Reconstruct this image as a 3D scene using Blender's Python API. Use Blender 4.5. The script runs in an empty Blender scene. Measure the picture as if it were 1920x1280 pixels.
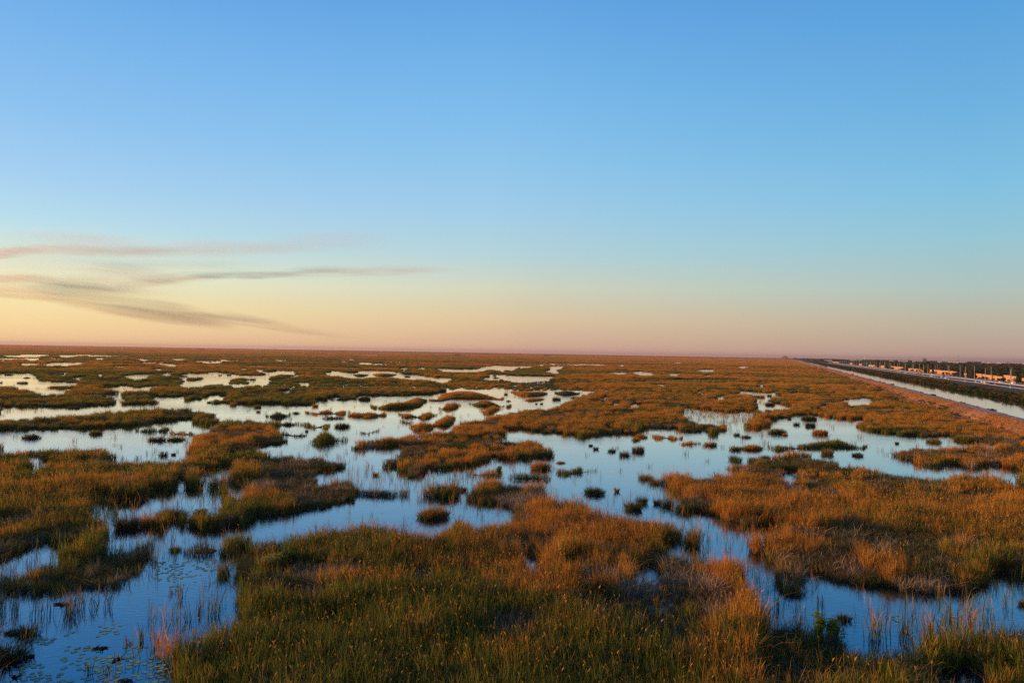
import bpy, math, random
import numpy as np
from mathutils import Matrix, Vector
from mathutils.geometry import tessellate_polygon

rng = np.random.default_rng(7)
random.seed(7)
sc = bpy.context.scene
COL = sc.collection
rad = math.radians

# ------------------------------------------------------------------ camera
CAM_H = 20.0
F = 1280.0
PITCH = math.atan(20.5 / F)
ROLL = math.atan(0.01736)
f_ = np.array([0, math.cos(PITCH), math.sin(PITCH)])
u0 = np.array([0, -math.sin(PITCH), math.cos(PITCH)])
r0 = np.array([1.0, 0, 0])
R_ = math.cos(ROLL) * r0 + math.sin(ROLL) * u0
U_ = -math.sin(ROLL) * r0 + math.cos(ROLL) * u0
CAM = np.array([0, 0, CAM_H])


def ray(px, py):
    d = R_ * ((px - 960) / F) + U_ * ((640 - py) / F) + f_
    return d / np.linalg.norm(d)


def horizon(px):
    return 640 + 20.5 + (px - 960) * 0.01736


def ground(px, py, z=0.0):
    d = ray(px, max(py, horizon(px) + 1.2))
    t = (z - CAM_H) / d[2]
    p = CAM + d * t
    return np.array([p[0], p[1]])


def at_dist(px, py, dist):
    """point seen at a pixel at a horizontal forward distance"""
    d = ray(px, py)
    return CAM + d * (dist / d[1])


cd = bpy.data.cameras.new("camera")
cam = bpy.data.objects.new("camera", cd)
COL.objects.link(cam)
cd.lens = 24.0
cd.sensor_width = 36.0
cd.clip_start = 0.5
cd.clip_end = 80000
M = Matrix(((R_[0], U_[0], -f_[0], 0), (R_[1], U_[1], -f_[1], 0), (R_[2], U_[2], -f_[2], CAM_H), (0, 0, 0, 1)))
cam.matrix_world = M
sc.camera = cam

# ------------------------------------------------------------------ render
sc.view_settings.view_transform = 'Standard'
sc.view_settings.look = 'None'
sc.view_settings.exposure = 0.62
sc.view_settings.gamma = 1
sc.render.engine = 'CYCLES'
cy = sc.cycles
cy.max_bounces = 6
cy.diffuse_bounces = 2
cy.glossy_bounces = 2
cy.transmission_bounces = 2
cy.transparent_max_bounces = 8
cy.volume_bounces = 0
cy.use_denoising = False
cy.caustics_reflective = False
cy.caustics_refractive = False

# ------------------------------------------------------------------ sky and sun
SUN_AZ = -74.0
SUN_EL = 8.0


def srgb(c):
    return tuple(((v / 255) / 12.92 if v / 255 <= 0.04045 else ((v / 255 + 0.055) / 1.055) ** 2.4) for v in c)


world = bpy.data.worlds.new("World")
sc.world = world
world.use_nodes = True
nt = world.node_tree
nt.nodes.clear()
N = nt.nodes.new
L = nt.links.new
out = N('ShaderNodeOutputWorld')
bg = N('ShaderNodeBackground')
tc = N('ShaderNodeTexCoord')
sep = N('ShaderNodeSeparateXYZ')
L(tc.outputs['Generated'], sep.inputs[0])
SKY = {
    -34: (100, [(0, (112, 176, 236)), (200, (138, 194, 241)), (330, (164, 208, 243)), (410, (182, 222, 238)),
                (460, (206, 230, 224)), (510, (235, 240, 208)), (560, (248, 231, 174)), (605, (250, 218, 160)), (644, (246, 203, 150))]),
    0: (960, [(0, (100, 168, 230)), (200, (126, 190, 238)), (300, (142, 199, 238)), (400, (164, 207, 233)),
              (480, (184, 213, 218)), (540, (212, 214, 190)), (600, (224, 198, 160)), (659, (216, 170, 146))]),
    33: (1800, [(0, (90, 162, 222)), (200, (110, 179, 226)), (350, (130, 194, 228)), (450, (152, 200, 214)),
                (540, (178, 196, 190)), (600, (190, 182, 162)), (674, (190, 158, 144))]),
}
ramps = []
for az, (px, stops) in sorted(SKY.items()):
    r = N('ShaderNodeValToRGB')
    el = r.color_ramp.elements
    pts = []
    for y, c in stops:
        z = ray(px, y)[2]
        pts.append((0.05 + z, srgb(c)))
    pts.append((1.0, srgb((22, 74, 168))))
    pts.append((0.78, srgb((36, 98, 192))))
    pts.append((0.60, srgb((60, 128, 212))))
    pts.append((0.0, srgb((110, 84, 84))))
    pts.sort()
    while len(el) < len(pts):
        el.new(0.5)
    for e, (p, c) in zip(el, pts):
        e.position = p
    for e, (p, c) in zip(el, pts):
        e.color = (*c, 1)
    r.color_ramp.interpolation = 'LINEAR'
    zz = N('ShaderNodeMath')
    zz.operation = 'ADD'
    zz.inputs[1].default_value = 0.05
    L(sep.outputs['Z'], zz.inputs[0])
    L(zz.outputs[0], r.inputs[0])
    ramps.append(r)
azn = N('ShaderNodeMath')
azn.operation = 'ARCTAN2'
L(sep.outputs['X'], azn.inputs[0])
L(sep.outputs['Y'], azn.inputs[1])


def maprange(val, a, b, c=0.0, d=1.0, smooth=True):
    m = N('ShaderNodeMapRange')
    m.interpolation_type = 'SMOOTHSTEP' if smooth else 'LINEAR'
    m.inputs['From Min'].default_value = a
    m.inputs['From Max'].default_value = b
    m.inputs['To Min'].default_value = c
    m.inputs['To Max'].default_value = d
    L(val, m.inputs['Value'])
    return m.outputs['Result']


def wmix(fac, a, b, typ='MIX'):
    m = N('ShaderNodeMix')
    m.data_type = 'RGBA'
    m.blend_type = typ
    for sock, v in ((m.inputs[0], fac), (m.inputs[6], a), (m.inputs[7], b)):
        if hasattr(v, 'is_linked'):
            L(v, sock)
        else:
            sock.default_value = v
    return m.outputs[2]


c1 = wmix(maprange(azn.outputs[0], rad(-36), rad(2), smooth=False), ramps[0].outputs[0], ramps[1].outputs[0])
c2 = wmix(maprange(azn.outputs[0], rad(-2), rad(34), smooth=False), c1, ramps[2].outputs[0])
sky = N('ShaderNodeTexSky')
sky.sky_type = 'NISHITA'
sky.sun_disc = False
sky.sun_elevation = rad(SUN_EL)
sky.sun_rotation = rad(SUN_AZ)
sky.dust_density = 1.5
sk = N('ShaderNodeVectorMath')
sk.operation = 'SCALE'
sk.inputs['Scale'].default_value = 0.1
L(sky.outputs[0], sk.inputs[0])
mixsky = wmix(0.05, c2, sk.outputs[0])
L(mixsky, bg.inputs['Color'])
bg.inputs['Strength'].default_value = 0.66
L(bg.outputs[0], out.inputs[0])

sl = bpy.data.lights.new("sun", 'SUN')
sl.energy = 5.0
sl.angle = rad(0.6)
sl.color = (1.0, 0.58, 0.26)
sun = bpy.data.objects.new("sun", sl)
COL.objects.link(sun)
sd = Vector((math.sin(rad(SUN_AZ)) * math.cos(rad(SUN_EL)), math.cos(rad(SUN_AZ)) * math.cos(rad(SUN_EL)), math.sin(rad(SUN_EL))))
sun.rotation_euler = sd.to_track_quat('Z', 'Y').to_euler()


# ------------------------------------------------------------------ mesh helpers
def fast_mesh(name, verts, quads=None, tris=None, attr=None, smooth=False):
    me = bpy.data.meshes.new(name)
    verts = np.asarray(verts, dtype=np.float32).reshape(-1, 3)
    nq = 0 if quads is None else len(quads)
    n3 = 0 if tris is None else len(tris)
    me.vertices.add(len(verts))
    me.vertices.foreach_set('co', verts.ravel())
    idx = []
    if nq:
        idx.append(np.asarray(quads, dtype=np.int32).ravel())
    if n3:
        idx.append(np.asarray(tris, dtype=np.int32).ravel())
    idx = np.concatenate(idx)
    me.loops.add(len(idx))
    me.loops.foreach_set('vertex_index', idx)
    me.polygons.add(nq + n3)
    starts = np.concatenate([np.arange(nq) * 4, nq * 4 + np.arange(n3) * 3]).astype(np.int32)
    me.polygons.foreach_set('loop_start', starts)
    if smooth:
        me.polygons.foreach_set('use_smooth', np.ones(nq + n3, dtype=bool))
    me.update(calc_edges=True)
    if attr is not None:
        a = me.attributes.new('shade', 'FLOAT_COLOR', 'POINT')
        a.data.foreach_set('color', np.asarray(attr, dtype=np.float32).ravel())
    return me


class MB:
    """collects simple shapes into one mesh"""

    def __init__(s):
        s.v = []
        s.f = []

    def add(s, vs, fs):
        o = len(s.v)
        s.v += [tuple(map(float, v)) for v in vs]
        s.f += [tuple(i + o for i in f) for f in fs]

    def box(s, x0, x1, y0, y1, z0, z1):
        s.add([(x0, y0, z0), (x1, y0, z0), (x1, y1, z0), (x0, y1, z0), (x0, y0, z1), (x1, y0, z1), (x1, y1, z1), (x0, y1, z1)],
              [(0, 3, 2, 1), (4, 5, 6, 7), (0, 1, 5, 4), (1, 2, 6, 5), (2, 3, 7, 6), (3, 0, 4, 7)])

    def tube(s, pts, rads, n=8, cap=True):
        pts = [Vector(p) for p in pts]
        o = len(s.v)
        for i, p in enumerate(pts):
            d = (pts[min(i + 1, len(pts) - 1)] - pts[max(i - 1, 0)]).normalized()
            a = d.orthogonal().normalized()
            if abs(d.z) > 0.9:
                a = (Vector((1, 0, 0)) - d * d.x).normalized()
            b = d.cross(a)
            for k in range(n):
                t = 2 * math.pi * k / n
                q = p + (a * math.cos(t) + b * math.sin(t)) * rads[i]
                s.v.append(tuple(q))
        for i in range(len(pts) - 1):
            for k in range(n):
                s.f.append((o + i * n + k, o + i * n + (k + 1) % n, o + (i + 1) * n + (k + 1) % n, o + (i + 1) * n + k))
        if cap:
            s.f.append(tuple(o + k for k in reversed(range(n))))
            s.f.append(tuple(o + (len(pts) - 1) * n + k for k in range(n)))

    def mesh(s, name, mat, smooth=False):
        me = bpy.data.meshes.new(name)
        me.from_pydata(s.v, [], s.f)
        if smooth:
            me.polygons.foreach_set('use_smooth', [True] * len(me.polygons))
        if mat:
            me.materials.append(mat)
        return me

    def build(s, name, mat, parent=None, smooth=False):
        return link(name, s.mesh(name, mat, smooth), parent)


def link(name, me, parent=None, mat=None):
    o = bpy.data.objects.new(name, me)
    COL.objects.link(o)
    if parent:
        o.parent = parent
    if mat:
        me.materials.append(mat)
    return o


def tag(o, label=None, cat=None, group=None, kind=None):
    if label:
        o['label'] = label
    if cat:
        o['category'] = cat
    if group:
        o['group'] = group
    if kind:
        o['kind'] = kind
    return o


def empty(name, loc, rz=0.0):
    o = bpy.data.objects.new(name, None)
    COL.objects.link(o)
    o.location = loc
    o.rotation_euler = (0, 0, rz)
    return o


def copy_tree(o, parent=None):
    c = o.copy()
    COL.objects.link(c)
    if parent:
        c.parent = parent
    for ch in list(o.children):
        copy_tree(ch, c)
    return c


ORD = ['first', 'second', 'third', 'fourth', 'fifth', 'sixth', 'seventh', 'eighth', 'ninth', 'tenth', 'eleventh', 'twelfth',
       'thirteenth', 'fourteenth', 'fifteenth', 'sixteenth', 'seventeenth', 'eighteenth', 'nineteenth', 'twentieth']


# ------------------------------------------------------------------ materials
class NT:
    def __init__(s, name):
        s.m = bpy.data.materials.new(name)
        s.m.use_nodes = True
        s.t = s.m.node_tree
        s.t.nodes.clear()
        s.out = s.n('ShaderNodeOutputMaterial')

    def n(s, typ, **kw):
        nd = s.t.nodes.new(typ)
        for k, v in kw.items():
            setattr(nd, k, v)
        return nd

    def l(s, a, b):
        s.t.links.new(a, b)

    def put(s, sock, v):
        if hasattr(v, 'is_linked'):
            s.l(v, sock)
        else:
            sock.default_value = v

    def math(s, op, a, b=0.0, clamp=False):
        nd = s.n('ShaderNodeMath', operation=op, use_clamp=clamp)
        s.put(nd.inputs[0], a)
        s.put(nd.inputs[1], b)
        return nd.outputs[0]

    def mix(s, fac, a, b, typ='MIX'):
        nd = s.n('ShaderNodeMix', data_type='RGBA', blend_type=typ)
        s.put(nd.inputs[0], fac)
        s.put(nd.inputs[6], a if hasattr(a, 'is_linked') else (*a[:3], 1))
        s.put(nd.inputs[7], b if hasattr(b, 'is_linked') else (*b[:3], 1))
        return nd.outputs[2]

    def rng(s, v, a, b, c=0.0, d=1.0):
        nd = s.n('ShaderNodeMapRange')
        nd.interpolation_type = 'SMOOTHSTEP'
        s.put(nd.inputs['Value'], v)
        nd.inputs['From Min'].default_value = a
        nd.inputs['From Max'].default_value = b
        nd.inputs['To Min'].default_value = c
        nd.inputs['To Max'].default_value = d
        return nd.outputs['Result']

    def pos(s):
        return s.n('ShaderNodeNewGeometry').outputs['Position']

    def noise(s, vec, scale, detail=2.0, rough=0.5, stretch=None):
        if stretch:
            mp = s.n('ShaderNodeMapping')
            mp.inputs['Scale'].default_value = stretch
            s.l(vec, mp.inputs[0])
            vec = mp.outputs[0]
        nd = s.n('ShaderNodeTexNoise')
        nd.inputs['Scale'].default_value = scale
        nd.inputs['Detail'].default_value = detail
        nd.inputs['Roughness'].default_value = rough
        s.l(vec, nd.inputs['Vector'])
        return nd.outputs['Fac']

    def principled(s, col, rough=0.8, **kw):
        p = s.n('ShaderNodeBsdfPrincipled')
        s.put(p.inputs['Base Color'], col if hasattr(col, 'is_linked') else (*col[:3], 1))
        s.put(p.inputs['Roughness'], rough)
        for k, v in kw.items():
            s.put(p.inputs[k], v)
        return p

    def done(s, p):
        s.l(p.outputs[0], s.out.inputs['Surface'])
        return s.m


def simple(name, col, rough=0.7, var=0.25, scale=1.0, metal=0.0, spec=0.5):
    b = NT(name)
    n = b.noise(b.pos(), scale, 4, 0.6)
    c = b.mix(b.rng(n, 0.3, 0.7), [v * (1 - var) for v in col], [min(1, v * (1 + var)) for v in col])
    p = b.principled(c, rough, Metallic=metal)
    p.inputs['Specular IOR Level'].default_value = spec
    return b.done(p)


def plant_mat(name, dark, green, warm, tan, bias=0.0, trans=0.35, patch=0.055):
    b = NT(name)
    at = b.n('ShaderNodeAttribute', attribute_name='shade')
    sp = b.n('ShaderNodeSeparateColor')
    b.l(at.outputs['Color'], sp.inputs[0])
    t, r, dead = sp.outputs[0], sp.outputs[1], sp.outputs[2]
    pos = b.pos()
    oi = b.n('ShaderNodeObjectInfo').outputs['Random']
    n1 = b.noise(pos, patch, 3, 0.6)
    n2 = b.noise(pos, patch * 7, 2, 0.5)
    n3 = b.noise(pos, patch * 0.12, 2, 0.5)
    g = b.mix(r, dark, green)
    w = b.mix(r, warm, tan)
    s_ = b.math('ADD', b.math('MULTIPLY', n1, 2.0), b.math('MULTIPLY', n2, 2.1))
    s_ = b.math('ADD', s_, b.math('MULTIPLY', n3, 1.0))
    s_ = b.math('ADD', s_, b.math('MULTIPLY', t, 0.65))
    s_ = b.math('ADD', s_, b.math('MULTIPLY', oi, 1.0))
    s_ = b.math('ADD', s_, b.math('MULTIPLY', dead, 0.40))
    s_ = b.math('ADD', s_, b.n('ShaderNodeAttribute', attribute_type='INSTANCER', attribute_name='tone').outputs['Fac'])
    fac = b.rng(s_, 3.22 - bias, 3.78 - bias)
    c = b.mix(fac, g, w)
    # dry bleached tips on some blades
    c = b.mix(b.math('MULTIPLY', b.rng(t, 0.55, 0.95), b.math('MULTIPLY', dead, 0.8)), c, tan)
    d = b.n('ShaderNodeBsdfDiffuse')
    b.l(c, d.inputs[0])
    tr = b.n('ShaderNodeBsdfTranslucent')
    b.l(c, tr.inputs[0])
    mx = b.n('ShaderNodeMixShader')
    mx.inputs[0].default_value = trans
    b.l(d.outputs[0], mx.inputs[1])
    b.l(tr.outputs[0], mx.inputs[2])
    b.l(mx.outputs[0], b.out.inputs['Surface'])
    return b.m


MAT_REED = plant_mat('reed', (0.045, 0.072, 0.012), (0.20, 0.185, 0.026), (0.38, 0.125, 0.011), (0.55, 0.26, 0.05))
MAT_SEDGE = plant_mat('sedge', (0.034, 0.055, 0.016), (0.095, 0.105, 0.026), (0.16, 0.085, 0.025), (0.26, 0.16, 0.06), bias=-0.22, trans=0.25)
MAT_DEAD = plant_mat('dead_reed', (0.13, 0.10, 0.055), (0.24, 0.18, 0.10), (0.32, 0.19, 0.09), (0.48, 0.34, 0.19), trans=0.25)
MAT_LEAF = plant_mat('shrub_leaf', (0.022, 0.045, 0.012), (0.06, 0.085, 0.020), (0.075, 0.072, 0.020), (0.11, 0.085, 0.03), bias=-0.1, trans=0.2, patch=0.03)
MAT_LIME = plant_mat('lime_leaf', (0.07, 0.12, 0.015), (0.17, 0.22, 0.03), (0.2, 0.2, 0.04), (0.25, 0.22, 0.05), trans=0.35)
MAT_GREEN = plant_mat('green_leaf', (0.025, 0.075, 0.012), (0.06, 0.14, 0.02), (0.08, 0.13, 0.03), (0.12, 0.15, 0.04), trans=0.35)
MAT_BANK = plant_mat('bank_grass', (0.05, 0.055, 0.015), (0.10, 0.08, 0.022), (0.40, 0.155, 0.045), (0.50, 0.24, 0.085), bias=0.75, trans=0.25)


def water_mat(name, ripple, body, rough=0.05, ior=1.45, tint=(1, 1, 1)):
    b = NT(name)
    pos = b.pos()
    n1 = b.noise(pos, 1.6, 2, 0.55, (0.8, 1.6, 1))
    n2 = b.noise(pos, 0.35, 2, 0.5)
    n3 = b.noise(pos, 4.5, 2, 0.5, (0.6, 1.5, 1))
    h = b.math('ADD', b.math('MULTIPLY', n1, 0.16), b.math('MULTIPLY', n2, 0.16))
    h = b.math('ADD', h, b.math('MULTIPLY', n3, 0.07))
    bp = b.n('ShaderNodeBump')
    calm = b.rng(b.noise(pos, 0.025, 3, 0.6, (0.5, 1.0, 1)), 0.38, 0.62, ripple * 0.25, ripple)
    b.l(calm, bp.inputs['Strength'])
    bp.inputs['Distance'].default_value = 1.0
    b.l(h, bp.inputs['Height'])
    # deep tannin water: blue tinted where one looks down into it, a mirror at grazing angles
    fr = b.n('ShaderNodeFresnel')
    fr.inputs['IOR'].default_value = 1.333
    b.l(bp.outputs[0], fr.inputs['Normal'])
    fac = b.math('SUBTRACT', b.math('MULTIPLY', fr.outputs[0], 1.95), 0.12, clamp=True)
    d = b.n('ShaderNodeBsdfDiffuse')
    d.inputs[0].default_value = (*body, 1)
    g1, g2 = b.n('ShaderNodeBsdfGlossy'), b.n('ShaderNodeBsdfGlossy')
    g1.inputs['Color'].default_value = (*tint, 1)
    g2.inputs['Color'].default_value = (0.97, 0.97, 0.97, 1)
    for g in (g1, g2):
        g.inputs['Roughness'].default_value = rough
        b.l(bp.outputs[0], g.inputs['Normal'])
    ad = b.n('ShaderNodeAddShader')
    b.l(d.outputs[0], ad.inputs[0])
    b.l(g1.outputs[0], ad.inputs[1])
    mx = b.n('ShaderNodeMixShader')
    b.l(fac, mx.inputs[0])
    b.l(ad.outputs[0], mx.inputs[1])
    b.l(g2.outputs[0], mx.inputs[2])
    b.l(mx.outputs[0], b.out.inputs['Surface'])
    return b.m


MAT_WATER = water_mat('marsh_water', 0.12, (0.0003, 0.006, 0.010), 0.03, tint=(0.015, 0.16, 0.27))
MAT_CANAL = water_mat('canal_water', 0.03, (0.006, 0.012, 0.010), 0.04, tint=(0.10, 0.16, 0.16))

MAT_PEAT = simple('peat', (0.025, 0.02, 0.013), 0.9, 0.3, 2.0)

# ------------------------------------------------------------------ traced outlines (photo pixels)
CROP = {'A': (0, 640, 4), 'B': (480, 640, 4), 'C': (960, 640, 4), 'D': (1440, 640, 4), 'E': (0, 960, 4), 'F': (480, 960, 4), 'G': (960, 960, 4),
        'H': (1440, 960, 4), 'c1': (150, 840, 4.8), 'c2': (500, 820, 4.8), 'c3': (850, 840, 4.8), 'c4': (1200, 860, 4.8), 'c5': (1550, 800, 5.19),
        'c6': (0, 660, 4.8), 'c7': (380, 660, 4.8), 'c8': (760, 660, 4.8), 'd1': (1240, 700, 4.8), 'd2': (480, 740, 4.8), 'd3': (1100, 660, 4.8),
        'd4': (0, 1000, 4.57), 'd5': (1250, 1000, 4.572), 'g': (0, 0, 1)}


def P(crop, *xy):
    x0, y0, s = CROP[crop]
    return [(x0 + a / s, y0 + b / s) for a, b in zip(xy[0::2], xy[1::2])]


W = []
# wide channel at far left and the lagoon it runs into
W.append(P('A', -40, 490, 250, 490, 490, 487, 620, 483, 900, 478, 1100, 468, 1300, 455, 1480, 432, 1500, 418, 1570, 415, 1640, 400, 1705, 392, 1690, 412, 1560, 440,
           1530, 455, 1700, 465, 1930, 478, 1980, 575, 1800, 570, 1650, 575, 1600, 540, 1540, 505, 1380, 490, 1150, 488, 900, 505, 640, 528, 480, 535, 380, 555, 330, 542, 170, 548, -40, 578))
W.append(P('A', -40, 662, 300, 658, 560, 655, 800, 648, 960, 640, 1010, 625, 1180, 605, 1290, 588, 1440, 580, 1500, 600, 1490, 618, 1650, 625, 1600, 640, 1480, 670, 1450, 700,
           1460, 740, 1500, 790, 1420, 845, 1280, 870, 1180, 850, 1000, 862, 880, 865, 870, 835, 800, 800, 720, 780, 560, 780, 400, 770, 250, 770, 180, 785, 60, 790, -40, 800))
W.append(P('c7', 0, 455, 120, 466, 250, 472, 450, 466, 640, 462, 840, 474, 975, 480, 1015, 430, 1125, 436, 1130, 402, 1190, 388, 1205, 405, 1385, 425, 1400, 390, 1520, 388, 1700, 392, 1860, 390)
         + P('c8', 60, 382, 180, 378, 250, 372, 340, 350, 410, 333, 520, 328, 680, 342, 830, 328, 945, 335, 1000, 350, 1270, 346, 1400, 340, 1560, 343, 1680, 350, 1670, 364, 1600, 376, 1590, 395,
             1520, 400, 1540, 425, 1440, 450, 1340, 470, 1325, 490, 1080, 488, 1050, 505, 960, 518, 900, 535, 860, 550)
         + P('B', 1840, 532, 1700, 562, 1550, 590, 1470, 630, 1430, 650, 1250, 668, 1000, 690, 900, 700, 830, 712, 790, 738, 700, 745, 690, 790, 760, 800, 850, 795, 1000, 785, 1110, 790, 1070, 825,
             980, 850, 915, 880, 900, 915, 790, 890, 700, 870, 600, 858, 440, 842, 240, 812, 80, 820, 0, 812, 0, 790, 100, 780, 230, 755, 225, 700, 150, 650, 100, 630, 180, 615, 170, 600, 0, 570))
# central lagoon with the channels at right
W.append(P('B', 1820, 695, 1850, 665, 1920, 655) + P('C', 0, 650, 120, 660, 250, 688, 480, 697, 500, 715, 590, 718, 600, 692, 720, 695, 850, 692, 920, 697, 950, 662, 1000, 648, 1120, 648, 1310, 665,
                                                    1330, 675, 1480, 682, 1500, 692, 1550, 690, 1570, 668)
         + P('d1', 560, 520, 560, 450, 640, 470, 780, 470, 800, 490, 900, 500, 920, 475, 1000, 450, 890, 425, 960, 400, 1000, 412, 1140, 402, 1180, 370, 1250, 370, 1390, 375, 1480, 388, 1560, 400,
             1700, 412, 1880, 412, 1740, 460, 1760, 490, 1900, 520)
         + P('c5', 400, 30, 560, 60, 700, 75, 960, 95, 1100, 80, 1250, 85, 1265, 140, 1440, 142, 1520, 150, 1680, 172, 1760, 180, 1600, 176, 1440, 155, 1260, 158, 1090, 152, 990, 155, 800, 168, 700, 192,
             600, 225, 620, 260, 680, 305, 800, 330, 920, 362, 950, 385, 1050, 392, 1150, 375, 1220, 362, 1280, 372, 1380, 402, 1540, 420, 1560, 390, 1650, 382, 1800, 410, 1960, 440, 1960, 590, 1880, 545,
             1780, 520, 1680, 480, 1560, 445, 1420, 432, 1200, 425, 1080, 435, 980, 432, 955, 480, 930, 432, 800, 395, 600, 400, 560, 370, 380, 340, 280, 322, 150, 318, 0, 312)
         + P('d1', 1510, 755, 1420, 720, 1300, 690, 1150, 680, 1000, 672, 900, 690, 750, 712, 660, 730, 635, 768)
         + P('c4', 840, 0, 960, 20, 900, 40, 780, 65, 820, 95, 900, 100, 880, 115, 660, 115, 400, 110, 270, 115, 150, 125, 140, 160, 110, 200, 150, 225, 270, 240, 330, 290, 420, 300, 400, 350, 330, 380,
             340, 460, 350, 480, 460, 470, 600, 480, 740, 520, 860, 560, 1000, 600, 1160, 590, 1340, 600, 1250, 620, 1130, 680, 1040, 700, 980, 740, 980, 790, 1080, 800, 1100, 850, 1200, 930, 1280, 1000)
         + P('H', 100, 470, 140, 600, 230, 630, 280, 540, 300, 460, 400, 450, 500, 530, 700, 560, 900, 560, 1000, 590, 1200, 620, 1350, 600, 1500, 590, 1610, 560, 1640, 520, 1640, 420, 1720, 430, 1990, 460,
             1990, 850, 1900, 850, 1680, 850, 1600, 870, 1400, 910, 1200, 960, 1050, 1000, 900, 1000, 800, 990, 660, 950, 610, 880, 600, 800, 540, 760, 400, 740, 200, 740, 60, 730)
         + P('d5', 900, 690, 830, 680, 800, 560, 740, 420, 700, 340, 700, 260, 640, 200, 500, 180)
         + P('c4', 640, 860, 600, 830, 480, 805, 400, 790, 220, 790, 230, 770, 390, 750, 600, 740, 600, 680, 520, 660, 440, 650, 380, 580, 350, 530, 200, 490, 0, 470)
         + P('c3', 1600, 545, 1500, 560, 1300, 530, 1220, 520, 1180, 450, 1050, 440, 860, 410, 830, 380, 820, 320, 770, 295, 700, 282, 540, 265, 490, 300, 470, 262, 370, 255, 260, 270, 200, 310, 130, 350,
             140, 380, 130, 470, 330, 500, 440, 520, 520, 540, 560, 560, 500, 570, 330, 610, 200, 680, 0, 700)
         + P('c2', 1700, 790, 1500, 830, 1350, 830, 1290, 830, 1200, 790, 1050, 760, 900, 750, 700, 760, 430, 780, 420, 800, 150, 830, 0, 850)
         + P('c1', 1500, 770, 1320, 810, 1300, 860, 1400, 880, 1500, 890, 1480, 920, 1380, 990, 1260, 1000, 1240, 1060)
         + P('E', 1640, 360, 1640, 430, 1700, 490, 1830, 540, 1810, 640, 1850, 700, 1800, 745, 1650, 765, 1560, 800, 1540, 860, 1420, 870, 1320, 890, 1250, 880, 1240, 960, 1220, 1000, 1260, 1080, 1330, 1180,
             1340, 1380, -60, 1380, -60, 640, 200, 620, 350, 640, 500, 610, 700, 570, 850, 560, 900, 520, 1000, 490, 1020, 460, 1010, 400, 1120, 310)
         + P('c1', 600, 960, 600, 900, 600, 850, 580, 760, 480, 790, 330, 800, 260, 765, 190, 770, 200, 600, 100, 560, 90, 450, 280, 430, 320, 460, 440, 480, 560, 460, 620, 390, 790, 380, 860, 370, 930, 360,
             1150, 370, 1270, 370, 1280, 500, 1250, 520, 1130, 520, 1000, 540, 900, 510, 810, 520, 720, 600, 640, 560, 540, 600, 510, 570, 420, 580, 340, 580, 330, 740, 500, 730, 560, 720, 640, 690, 880, 650,
             930, 690, 1050, 715, 1180, 745, 1300, 720, 1400, 680, 1520, 640, 1560, 600)
         + P('c2', 0, 700, 200, 690, 330, 660, 400, 640, 560, 640, 620, 590, 720, 570, 760, 500, 900, 520, 1080, 530, 1200, 520, 1450, 500, 1700, 485, 1730, 440, 1700, 430, 1500, 415, 1300, 400, 1200, 390,
             1130, 420, 1100, 395, 850, 385, 830, 350, 770, 320, 640, 330, 440, 360, 430, 330, 660, 290, 740, 265, 840, 262, 900, 210, 1000, 250, 1100, 270, 1280, 300, 1290, 345, 1400, 315, 1470, 280,
             1640, 290, 1750, 245)
         + P('c3', 0, 178, 100, 170, 180, 150, 330, 100, 480, 95, 700, 95, 780, 85) + P('C', 350, 872, 372, 850, 300, 800, 220, 740, 180, 705, 60, 715, 0, 712))
# marshy pools
W.append(P('d1', 150, 340, 160, 310, 200, 300, 300, 310, 420, 325, 560, 350, 640, 345, 700, 330, 640, 400, 560, 420, 500, 430, 330, 410, 250, 395))
W.append(P('d1', 790, 220, 900, 215, 940, 200, 930, 180, 1000, 170, 1010, 140, 1030, 190, 1060, 210, 1000, 230, 1030, 260, 1100, 275, 1220, 290, 1200, 310, 1150, 300, 1000, 300, 980, 330, 900, 315, 850, 360, 820, 300, 830, 265, 870, 250))
W.append(P('d1', 1610, 250, 1700, 238, 1850, 222, 1930, 226, 1900, 264, 1800, 264, 1680, 270))
W.append(P('d1', 460, 208, 610, 205, 610, 226, 500, 222))
W.append(P('d1', 1380, 290, 1480, 280, 1470, 305, 1390, 312))
W.append(P('d1', 720, 158, 860, 165, 930, 180, 820, 172))
W.append(P('d1', 840, 108, 960, 92, 950, 108, 860, 116))
W.append(P('d1', 560, 440, 660, 400, 700, 330, 800, 340, 900, 330, 880, 380, 780, 400, 680, 440, 640, 470))
W.append(P('c1', 1020, 235, 1100, 200, 1250, 178, 1390, 168, 1400, 205, 1330, 230, 1330, 262, 1200, 245, 1120, 255, 1020, 262))
W.append(P('c1', 830, 268, 940, 260, 930, 340, 850, 335))
W.append(P('c1', 1290, 340, 1350, 308, 1520, 315, 1450, 380, 1300, 390))
W.append(P('A', 150, 885, 200, 850, 330, 870, 310, 930, 200, 935))
HL = {len(W): 0.4}
W.append(P('E', -40, 380, 100, 350, 250, 280, 330, 240, 500, 270, 560, 290, 480, 360, 450, 400, 300, 390, 200, 470, 100, 490, -40, 490))
for _k in range(4):
    HL[len(W) + _k] = 0.9
W.append(P('G', 85, 352, 160, 345, 240, 370, 240, 432, 160, 440, 95, 435))
W.append(P('G', 380, 360, 560, 360, 560, 430, 400, 425))
W.append(P('G', 860, 430, 1000, 425, 1100, 450, 1090, 505, 960, 505, 880, 480))
W.append(P('G', 690, 400, 760, 400, 760, 450, 700, 450))
W.append(P('H', 1270, 1215, 1500, 1190, 1660, 1200, 1700, 1300, 1280, 1300))
W.append(P('c4', 1260, 108, 1420, 112, 1400, 165, 1280, 150))
W.append(P('C', 690, 598, 760, 610, 740, 632, 695, 628))
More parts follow.
